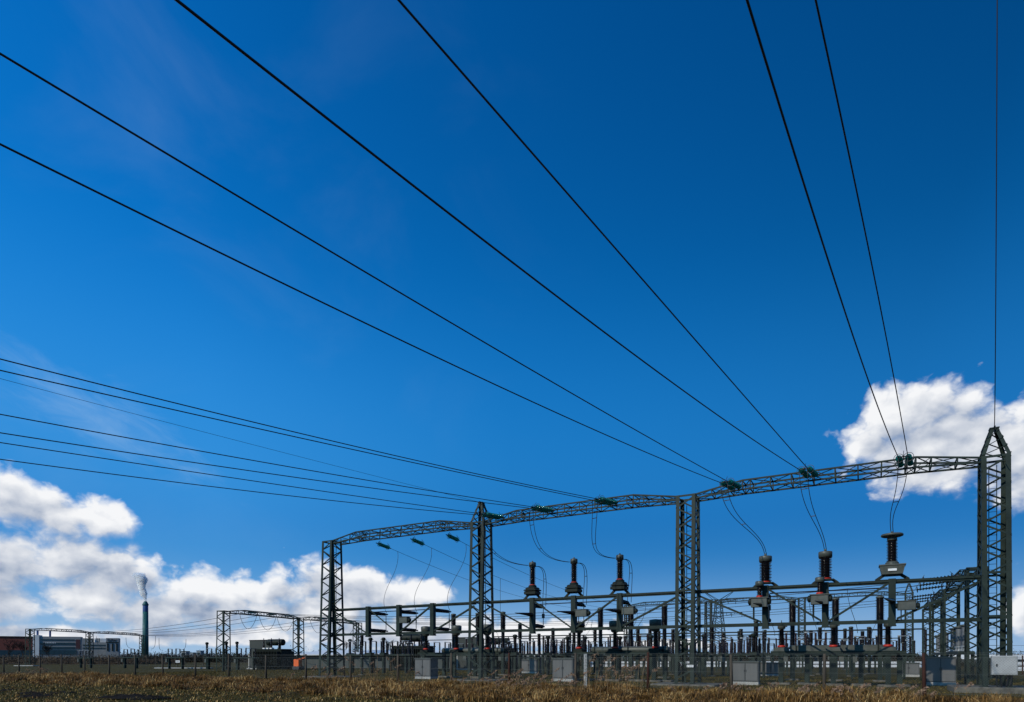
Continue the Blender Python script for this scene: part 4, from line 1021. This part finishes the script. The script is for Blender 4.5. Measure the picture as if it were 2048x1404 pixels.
# ------------------------------------------------------------------ factory on the left
def text_mesh(s, size, depth, name, m_, parent, loc, rot, line=1.0):
    cu = bpy.data.curves.new(name, 'FONT'); cu.body = s; cu.size = size; cu.extrude = depth; cu.align_x = 'CENTER'; cu.align_y = 'CENTER'; cu.space_line = line
    tmp = bpy.data.objects.new(name, cu); COL.objects.link(tmp); bpy.context.view_layer.update()
    me = bpy.data.meshes.new_from_object(tmp.evaluated_get(bpy.context.evaluated_depsgraph_get())); bpy.data.objects.remove(tmp)
    me.materials.clear(); me.materials.append(m_); o = bpy.data.objects.new(name, me); COL.objects.link(o); o.parent = parent; o.location = loc; o.rotation_euler = rot
    return o
FWALL = mat('factory_cladding', (.20, .205, .20), (.25, .25, .245), .7, 0, .3)
FPALE = mat('factory_pale_cladding', (.58, .58, .56), (.66, .66, .64), .7, 0, .3)
FBAND = mat('factory_window_band', (.012, .035, .045), (.02, .05, .06), .3, 0, .5)
BRICK = mat('red_brick', (.17, .045, .03), (.22, .06, .04), .9, 0, .6)
TEALC = mat('chimney_teal', (.004, .075, .080), (.007, .10, .10), .6, 0, .2)
BLUEC = mat('chimney_blue', (.012, .06, .19), None, .6)
PALET = mat('pale_lettering', (.25, .42, .40), None, .7)
FZ = 330.0; S_ = FZ/FPX
def fx(px): return (px-1024)*S_
def fz(py): return EYE + (HOR-py)*S_
t = thing('white_factory', 'long grey white factory block with dark window bands', 'building', (fx(68), FZ, 0), R(26)); t.scale = (.86, 1, 1)
def fb(px0, px1, py0, py1, d0, d1): return (fx(px0)-fx(68), fx(px1)-fx(68), d0, d1, fz(py1), fz(py0))
MB().box(*fb(78, 158, 1272.5, 1330, 0, 7)).build('wall', FWALL, t)
MB().box(*fb(66, 78, 1270, 1330, -.4, 7)).build('stair_tower', FPALE, t)
for (a_, b_, c_, d_) in ((81, 146, 1278, 1280), (80, 147, 1285, 1289), (84, 147, 1293.5, 1297.5), (76, 150, 1300, 1309)): MB().box(*fb(a_, b_, c_, d_, -.25, .1)).build('window', FBAND, t)
MB().box(*fb(149, 157, 1278, 1297, -.3, .1)).build('window', mat('maroon_glazing', (.06, .018, .018), None, .5), t)
m = MB()
for k in range(7): m.box(*fb(90+k*3, 91.6+k*3, 1284.6, 1286.2, -.35, -.2))
m.build('white_letters', WHITE, t)
for px in (69, 93): MB().lathe([(.55, 0), (.55, 3.4), (.4, 3.4)], 10, (fx(px)-fx(68)+.6, 4, fz(1272)-.2)).build('flue', BLUEC, t)
t = thing('factory_link', 'lower grey link block between the two white factory buildings', 'building', (fx(158), FZ+2, 0), R(26)); t.scale = (.86, 1, 1)
def fb2(px0, px1, py0, py1, d0, d1): return (fx(px0)-fx(158), fx(px1)-fx(158), d0, d1, fz(py1), fz(py0))
MB().box(*fb2(158.3, 210, 1284, 1330, 0, 7)).build('wall', FWALL, t); MB().box(*fb2(158.3, 178, 1276, 1284, 1, 7)).build('upper_wall', FWALL, t); MB().box(*fb2(182, 211.5, 1276, 1284, 2, 7)).build('penthouse', FPALE, t)
for (c_, d_) in ((1289, 1291), (1295, 1297)): MB().box(*fb2(160, 206, c_, d_, -.2, .1)).build('window', FBAND, t)
for px in (188, 192): MB().lathe([(.3, 0), (.3, 2.2)], 8, (fx(px)-fx(158), .6, fz(1284))).build('flue', STEELD, t)
t = thing('sign_factory', 'grey factory block with dark vertical windows and a name sign', 'building', (fx(212), FZ, 0), R(26)); t.scale = (.86, 1, 1)
def fb3(px0, px1, py0, py1, d0, d1): return (fx(px0)-fx(212), fx(px1)-fx(212), d0, d1, fz(py1), fz(py0))
MB().box(*fb3(212, 237, 1276, 1330, 0, 7)).build('wall', FWALL, t)
MB().box(*fb3(212.2, 236.8, 1283.8, 1285.4, -.25, .1)).build('dark_band', STEELD, t)
for px in (215.5, 225, 233.5): MB().box(*fb3(px-1.4, px+1.4, 1287, 1302, -.2, .1)).build('window', STEELD, t)
text_mesh('DyStar', 1.7, .06, 'name_sign', CABD, t, ((fx(223.5)-fx(212)), -.12, fz(1280)), (R(90), 0, 0))
t = thing('brick_factory', 'red brick factory block at the far left', 'building', at(-60, FZ+40), R(30)); t.scale = (.86, 1, 1); s2 = (FZ+40)/FPX
MB().box(0, (66+60)*s2, 0, 20, 0, EYE+(HOR-1273)*s2).build('wall', BRICK, t); MB().box(-.3, (66+60)*s2+.3, -.3, 20.3, EYE+(HOR-1273)*s2, EYE+(HOR-1273)*s2+.5).build('roof', STEELD, t)
MB().box(0, (66+60)*s2, -.2, .1, 0, EYE+(HOR-1300)*s2).build('dark_plinth', FBAND, t)
# chimney
CZ = 400.0; cs = CZ/FPX; hb_ = EYE + (HOR-1208)*cs
t = thing('chimney', 'tall teal factory chimney with a blue ring and steam', 'chimney', at(291, CZ))
MB().lathe([(5.7*cs, 0), (5.0*cs, hb_*.86)], 28).build('shaft', TEALC, t, True)
MB().lathe([(5.0*cs, hb_*.86), (5.02*cs, hb_*.862), (4.9*cs, hb_*.97), (4.85*cs, hb_*.972)], 28).build('blue_ring', BLUEC, t, True)
MB().lathe([(5.3*cs, hb_*.972), (5.9*cs, hb_*.985), (4.2*cs, hb_*1.02), (2.6*cs, hb_*1.045), (2.4*cs, hb_*1.05)], 28).build('cap', TEALC, t, True)
lz = {0: .635, 1: .585, 2: .535, 3: .485, 4: .435}
for k, ch in enumerate('BAYER'):
    z = EYE + (HOR-(1230+k*4.1))*cs; rr = (5.7-.7*(z/(hb_*.86)))*cs
    text_mesh(ch, 1.75, .12, 'letter', PALET, t, (-.35, -rr-.02, z), (R(90), 0, R(-10)))
# ------------------------------------------------------------------ steam plume (volume)
def puff_mesh(cs_):
    import bmesh
    bm_ = bmesh.new()
    for (x_, y_, z_, r_) in cs_: bmesh.ops.create_icosphere(bm_, subdivisions=2, radius=r_, matrix=Matrix.Translation((x_, y_, z_)))
    me = bpy.data.meshes.new('steam_plume'); bm_.to_mesh(me); bm_.free(); return me
pl = []
for (px, py, r_) in ((293,1201,1.2),(292,1197,1.8),(289,1192,2.6),(285,1185,3.4),(281,1178,4.0),(276,1170,4.4),(280,1162,4.6),(288,1168,3.2),(292,1180,2.6),(284,1152,4.4),(274,1158,3.6),(300,1193,2.4),(309,1190,2.6),(318,1192,2.4),(326,1193,1.8),(283,1144,3.4)):
    pl.append(((px-291)*cs, random.uniform(-2, 2), EYE+(HOR-py)*cs, r_*1.25))
o = MB().box(-26*cs, 44*cs, -12*cs, 12*cs, hb_*1.04, EYE+(HOR-1132)*cs).build('steam_plume', WHITE, None); o.location = at(291, CZ); me = o.data; me.materials.clear()
sm = bpy.data.materials.new('steam'); sm.use_nodes = True; sn = NT(sm.node_tree); sm.node_tree.nodes.clear()
stc = sn.new('ShaderNodeTexCoord'); sob = stc.outputs['Object']; ssp = sn.new('ShaderNodeSeparateXYZ'); sn.put(ssp.inputs[0], sob)
z0_ = EYE+(HOR-1202)*cs
zz = sn.mr(ssp.outputs[2], z0_, EYE+(HOR-1145)*cs, 0.0, 1.0)
sq = sn.noise(sob, .11, 8, .62, .5)
xc = sn.m('MULTIPLY', sn.m('POWER', zz, .75), -11*cs); rr_ = sn.m('ADD', 1.6*cs, sn.m('MULTIPLY', sn.m('POWER', zz, .65), 10.5*cs))
dxx = sn.m('SUBTRACT', ssp.outputs[0], xc)
dd2 = sn.m('SQRT', sn.m('ADD', sn.m('MULTIPLY', dxx, dxx), sn.m('MULTIPLY', ssp.outputs[1], ssp.outputs[1])))
f1_ = sn.m('SUBTRACT', 1.0, sn.m('DIVIDE', dd2, rr_))
f2_ = sn.m('SUBTRACT', 1.0, sn.v('LENGTH', sn.v('MULTIPLY', sn.v('SUBTRACT', sob, (20*cs, 0, EYE+(HOR-1192)*cs)), (1/(20*cs), 1/(6*cs), 1/(6*cs)))))
ff = sn.m('ADD', f1_, sn.m('MULTIPLY', sn.m('SUBTRACT', sq, .42), 2.8))
ff = sn.m('MULTIPLY', ff, sn.mr(ssp.outputs[2], hb_*1.045, hb_*1.06, 0, 1))
pv = sn.new('ShaderNodeVolumePrincipled'); pv.inputs['Color'].default_value = (.985, .985, .985, 1); pv.inputs['Anisotropy'].default_value = .2
sn.put(pv.inputs['Density'], sn.m('MULTIPLY', sn.mr(ff, .10, .80, 0, 6.0, 'SMOOTHSTEP'), sn.mr(zz, .5, 1.0, 1.0, 0.0)))
so_ = sn.new('ShaderNodeOutputMaterial'); sm.node_tree.links.new(pv.outputs[0], so_.inputs['Volume'])
scene.cycles.volume_bounces = 12; scene.cycles.volume_step_rate = 1.0
me.materials.append(sm); tag(o, 'white steam plume rising from the teal chimney', 'steam', kind='stuff')

# ================================================================== trees, hedges, reeds
BARK = mat('bare_bark', (.025, .020, .017), (.045, .036, .03), .95, 0, 5, .1)
TWIG = mat('twigs', (.030, .022, .019), (.055, .040, .032), .95, 0, 2, .1)
def bare_tree(label, loc, H, seed):
    rd = random.Random(seed); t = thing('bare_tree', label, 'tree', loc, 0, 'bare winter trees'); trunk = MB(); crown = MB()
    def grow(p, d, L, r, lv):
        pts = [p]; q = p.copy()
        for i in range(4):
            d = (d + Vector((rd.uniform(-.22, .22), rd.uniform(-.22, .22), rd.uniform(-.05, .18)))).normalized(); q = q + d*L/4; pts.append(q.copy())
        (trunk if lv == 0 else crown).tube(pts, [r*(1-.16*i) for i in range(5)], 5 if lv < 2 else 3, False)
        if lv < 5:
            for k in range(4 if lv < 4 else 3):
                i = rd.choice((2, 3, 4)) if lv else rd.choice((2, 3, 3, 4)); nd = (d + Vector((rd.uniform(-1, 1), rd.uniform(-1, 1), rd.uniform(-.15, .8)))).normalized()
                grow(pts[i].copy(), nd, L*rd.uniform(.5, .75), max(r*.5, .018), lv+1)
    grow(Vector((0, 0, -.1)), Vector((0, 0, 1)), H*.36, H*.022, 0)
    trunk.build('trunk', BARK, t); crown.build('crown', TWIG, t); return t
for i, (px, Y, H, lab) in enumerate(((18, 170, 8.5, 'bare winter tree before the brick factory, left of two'), (48, 165, 7.5, 'bare winter tree before the brick factory, right of two'), (100, 160, 6.5, 'bare bushy tree before the white factory'),
        (690, 210, 8, 'bare winter tree behind the first tall tower'), (1552, 150, 4.5, 'bare bushy tree behind the right bay cabinet'), (1790, 170, 5, 'bare tree behind the legs of the right bay stand'))):
    bare_tree(lab, at(px, Y), H, 11+i)
def mass(name, label, cat, pts, n, size, m_, hfun):
    """loose twig and leaf mass: small faces scattered through a volume"""
    k = n; idx = rng.integers(0, len(pts), k); c = np.array(pts)[idx]
    p = c[:, :3] + rng.normal(0, 1, (k, 3))*c[:, 3:6]; p[:, 2] = np.abs(p[:, 2])
    V = p[:, None, :] + rng.normal(0, size, (k, 3, 3))*np.array([1, 1, 1.5])
    me = bpy.data.meshes.new(name); me.from_pydata(V.reshape(-1, 3).tolist(), [], np.arange(3*k).reshape(-1, 3).tolist()); me.materials.append(m_)
    o = bpy.data.objects.new(name, me); COL.objects.link(o); return tag(o, label, cat, kind='stuff')
HEDGE = mat('dark_hedge', (.014, .013, .009), (.030, .026, .016), .95, 0, .5, .1)
REEDB = mat('reed_belt', (.075, .052, .034), (.13, .095, .065), .95, 0, .4, .1)
pts = [(at(px, 195).x+random.uniform(-2, 2), 195+random.uniform(-4, 4), 0, 2.2, 1.5, random.uniform(.45, .85)) for px in np.arange(-80, 480, 7)]
mass('hedge', 'dark leafless hedge below the factory buildings', 'hedge', pts, 60000, .11, HEDGE, None)
pts = [(at(px, 150).x, 150+random.uniform(-5, 5), 0, 1.4, 3, random.uniform(.5, .8)) for px in np.arange(-60, 330, 6)]
mass('reed_belt', 'pale brown reed belt at the far edge of the lawn', 'reeds', pts, 50000, .08, REEDB, None)
pts = [(at(px, 420).x+random.uniform(-5, 5), 420+random.uniform(-10, 10), 0, 5, 4, random.uniform(1.0, 2.5)) for px in np.arange(240, 2250, 8)]
mass('treeline', 'dark distant treeline along the horizon', 'treeline', pts, 110000, .26, HEDGE, None)
pts = [(at(px, 118).x, 118+random.uniform(-4, 4), 0, 1.5, 3, random.uniform(.35, .7)) for px in np.arange(1150, 1960, 9)]
mass('scrub', 'dark brown scrub behind the low white walls', 'scrub', pts, 30000, .07, HEDGE, None)
# far industrial plant on the horizon
PLANT = mat('plant_grey', (.22, .25, .27), (.30, .33, .35), .7, 0, .3)
for i, (px0, px1, top, lab) in enumerate(((362, 372, 1303, 'small grey plant tower on the horizon, leftmost of three'), (380, 386, 1306, 'low grey plant block on the horizon, middle of three'), (393, 401, 1302, 'small grey plant tower on the horizon, rightmost of three'), (318, 326, 1308, 'low dark shed on the horizon right of the chimney'))):
    Z_ = 500; s_ = Z_/FPX; t = thing('plant_block', lab, 'building', at(px0, Z_), 0, 'industrial blocks on the horizon')
    h_ = EYE+(HOR-top)*s_; w_ = (px1-px0)*s_; MB().box(0, w_, 0, 6, 0, h_).build('wall', PLANT, t); MB().box(-.2, w_+.2, -.2, 6.2, h_, h_+.4).build('roof', STEELD, t)
    MB().box(w_*.15, w_*.85, -.15, .1, h_*.55, h_*.8).build('window', FBAND, t)
# ------------------------------------------------------------------ fences
FB = -5.6
fpx = [8, 38.6, 81, 124, 170, 219, 270.7, 326, 391, 457.5, 532, 612, 701, 796.5, 903, 1018.5, 1151, 1296, 1463, 1648, 1849, 2075]
t = thing('wire_fence', 'chain link fence on leaning weathered posts along the front of the yard', 'fence', G(0, FB), RZ)
fa = [PX(p, FB) for p in fpx]; rd = random.Random(3)
for i, a_ in enumerate(fa):
    lean = (.10 if i < 5 else .05 if i < 8 else 0) + rd.uniform(-.02, .02); h = 1.98+rd.uniform(-.08, .06); z0 = float(gh(G(a_, FB).x, G(a_, FB).y))
    m = MB(); m.tube([(a_, 0, z0-.2), (a_-lean*h*.5, 0, h*.5), (a_-lean*h, 0, h)], [.085, .075, .065], 8); o = m.build('post', RUST if i in (15, 17, 20) else WOOD, t, True)
    if i in (15, 17, 20): o['label'] = 'rust brown post'
m = MB()
for z_ in (.12, 1.0, 1.75):
    m.tube([(a_, .05, z_) for a_ in fa], .006, 4, False)
for k in (1.88, 1.96): m.tube([(a_, .03, k) for a_ in fa], .005, 4, False)
m.build('tension_wire', MESHW, t)
m = MB(); aa0, aa1 = fa[9], fa[-1]; sp = .11; x_ = aa0-1.6
V_ = []; F_ = []
while x_ < aa1:
    for s in (1, -1):
        p0 = (x_ if s > 0 else x_+1.62); q0 = p0 + s*1.62; o_ = len(V_); r_ = .0026
        V_ += [(p0-r_, .05, .10), (p0+r_, .05, .10), (q0+r_, .05, 1.74), (q0-r_, .05, 1.74)]; F_.append((o_, o_+1, o_+2, o_+3))
    x_ += sp
m.add(V_, F_); m.build('mesh_panel', MESHW, t)
t = thing('back_fence', 'thin far fence of dark posts behind the lawn on the left', 'fence', at(-30, 150), 0)
A_ = at(-30, 150); m = MB()
for k, px in enumerate(range(-30, 420, 19)):
    p = at(px, 150-k*1.3)-A_; MB().tube([p, p+Vector((0, 0, 2.0))], .07, 5).build('post', WOOD, t)
for z_ in (.5, 1.1, 1.7): m.tube([at(px, 150-k*1.3)-A_+Vector((0, 0, z_)) for k, px in enumerate(range(-30, 420, 19))], .012, 3, False)
m.build('wire', MESHW, t)
t = thing('back_fence', 'far fence of thin posts and rails at the right edge', 'fence', at(1960, 62), 0); A_ = at(1960, 62); m = MB()
for px in range(1960, 2120, 17): p = at(px, 62)-A_; MB().tube([p, p+Vector((0, 0, 1.9))], .06, 5).build('post', RUST, t)
for z_ in (.5, 1.0, 1.5, 2.3, 2.9): m.tube([at(px, 62)-A_+Vector((0, 0, z_)) for px in (1960, 2120)], .02, 4, False)
m.build('wire', MESHW, t)
# pale marker post, signs, cable trench
t = thing('marker_post', 'pale mottled concrete post among the reeds in front of the middle bay', 'post', at(1171, 35.5), 0)
MB().bevbox(-.09, .09, -.09, .09, -.2, 1.95, .02).build('shaft', mat('mottled_concrete', (.16, .16, .15), (.46, .45, .42), .9, 0, 16, .2, .3), t)
t = thing('small_sign', 'small white sign on a thin post at the far edge of the lawn', 'sign', at(355.5, 96), 0)
MB().box(-.04, .04, 0, .05, 0, 1.0).build('post', STEELD, t); p = MB().box(-.32, .32, -.03, 0, .85, 1.2).build('plate', WHITE, t)
MB().box(-.2, .2, -.036, -.031, 1.0, 1.05).build('lettering', CABD, p)
t = thing('tower_sign', 'small white sign plate on the third lattice tower', 'sign', G(.38, -1.02, 1.22), RZ); p = MB().box(-.20, .20, -.012, .012, -.07, .07).build('plate', WHITE, t)
m = MB(); m.box(-.155, -.14, -.016, -.0125, -.045, .045); m.box(-.08, .15, -.016, -.0125, -.012, .018); m.build('lettering', CABD, p)
o = MB().bevbox(0, 8.5, 0, .9, -.1, .14, .03).build('cable_trench', CONCL, None, False, at(308, 93), R(0)); tag(o, 'pale concrete cable trench cover along the far lawn', 'trench cover')
o = MB().bevbox(0, 4.2, 0, 1.4, -.1, .12, .03).build('foundation_slab', CONCL, None, False, at(27, 118.5), R(-8)); tag(o, 'pale concrete slab under the distant left tower', 'slab')
# reeds with plumes
REEDS = mat('reed_stem', (.16, .10, .05), (.24, .155, .08), .9, 0, 4, .1)
PLUME = mat('reed_plume', (.20, .12, .075), (.32, .21, .14), .95, 0, 8, .1)
def reeds(label, cx, Y, n, spread, hmin, hmax, seed):
    rd = random.Random(seed); base = at(cx, Y); t = thing('reed_clump', label, 'reeds', base, 0, 'dry reed clumps along the fence'); t['kind'] = 'stuff'; ms = MB(); mp = MB()
    for i in range(n):
        x0, y0 = rd.gauss(0, spread), rd.gauss(0, .5); h = rd.uniform(hmin, hmax); lx, ly = rd.uniform(-.25, .45), rd.uniform(-.2, .2)
        pts = [Vector((x0+lx*(f**1.8)*h*.6, y0+ly*f*h*.5, h*f-.05)) for f in (0, .35, .7, 1)]; ms.tube(pts, [.009, .008, .006, .004], 3, False)
        for k in range(2):
            f = rd.uniform(.3, .8); q = pts[0].lerp(pts[3], f); dd_ = Vector((rd.uniform(-.3, .3), rd.uniform(-.2, .2), rd.uniform(.05, .3))); sd = Vector((.012, 0, 0)); ms.add([q-sd, q+sd, q+dd_], [(0, 1, 2)])
        if rd.random() < .55:
            d = Vector((.6*(1 if lx > -.1 else -1), ly, .55)).normalized()
            for k in range(46):
                f = rd.random(); c = pts[3] + d*(f*.34) + Vector((rd.gauss(0, .035), rd.gauss(0, .035), rd.gauss(0, .03)-.05*f)); s_ = .03
                mp.add([c+Vector((rd.gauss(0, s_), rd.gauss(0, s_), rd.gauss(0, s_))) for _ in range(3)], [(0, 1, 2)])
    tag(ms.build('stems', REEDS, t), kind='stuff'); 
    if mp.v: tag(mp.build('plumes', PLUME, t), kind='stuff')
    return t
reeds('tall plumed reeds in front of the long grey tank', 1235, 31, 34, 1.1, .7, 1.9, 1)
reeds('loose reeds with pale plumes right of the first tall tower', 752, 40, 30, 1.3, .6, 2.0, 2)
reeds('thin dry reeds at the foot of the second tower', 1000, 36, 26, 1.6, .4, 1.0, 3)
reeds('dark dry reeds below the middle bay cabinet', 1090, 30, 50, 1.6, .4, .95, 4)
reeds('thin reeds below the first tall tower', 660, 40, 20, 1.0, .4, 1.1, 5)
reeds('dry reeds near the right bay cabinet', 1540, 27, 34, 1.8, .25, .6, 6)
reeds('short dry reeds left of the big right tower', 1800, 25, 34, 1.5, .25, .6, 7)
reeds('dry stalks around the leaning left fence post', 78, 57, 24, .5, .4, 1.0, 8)
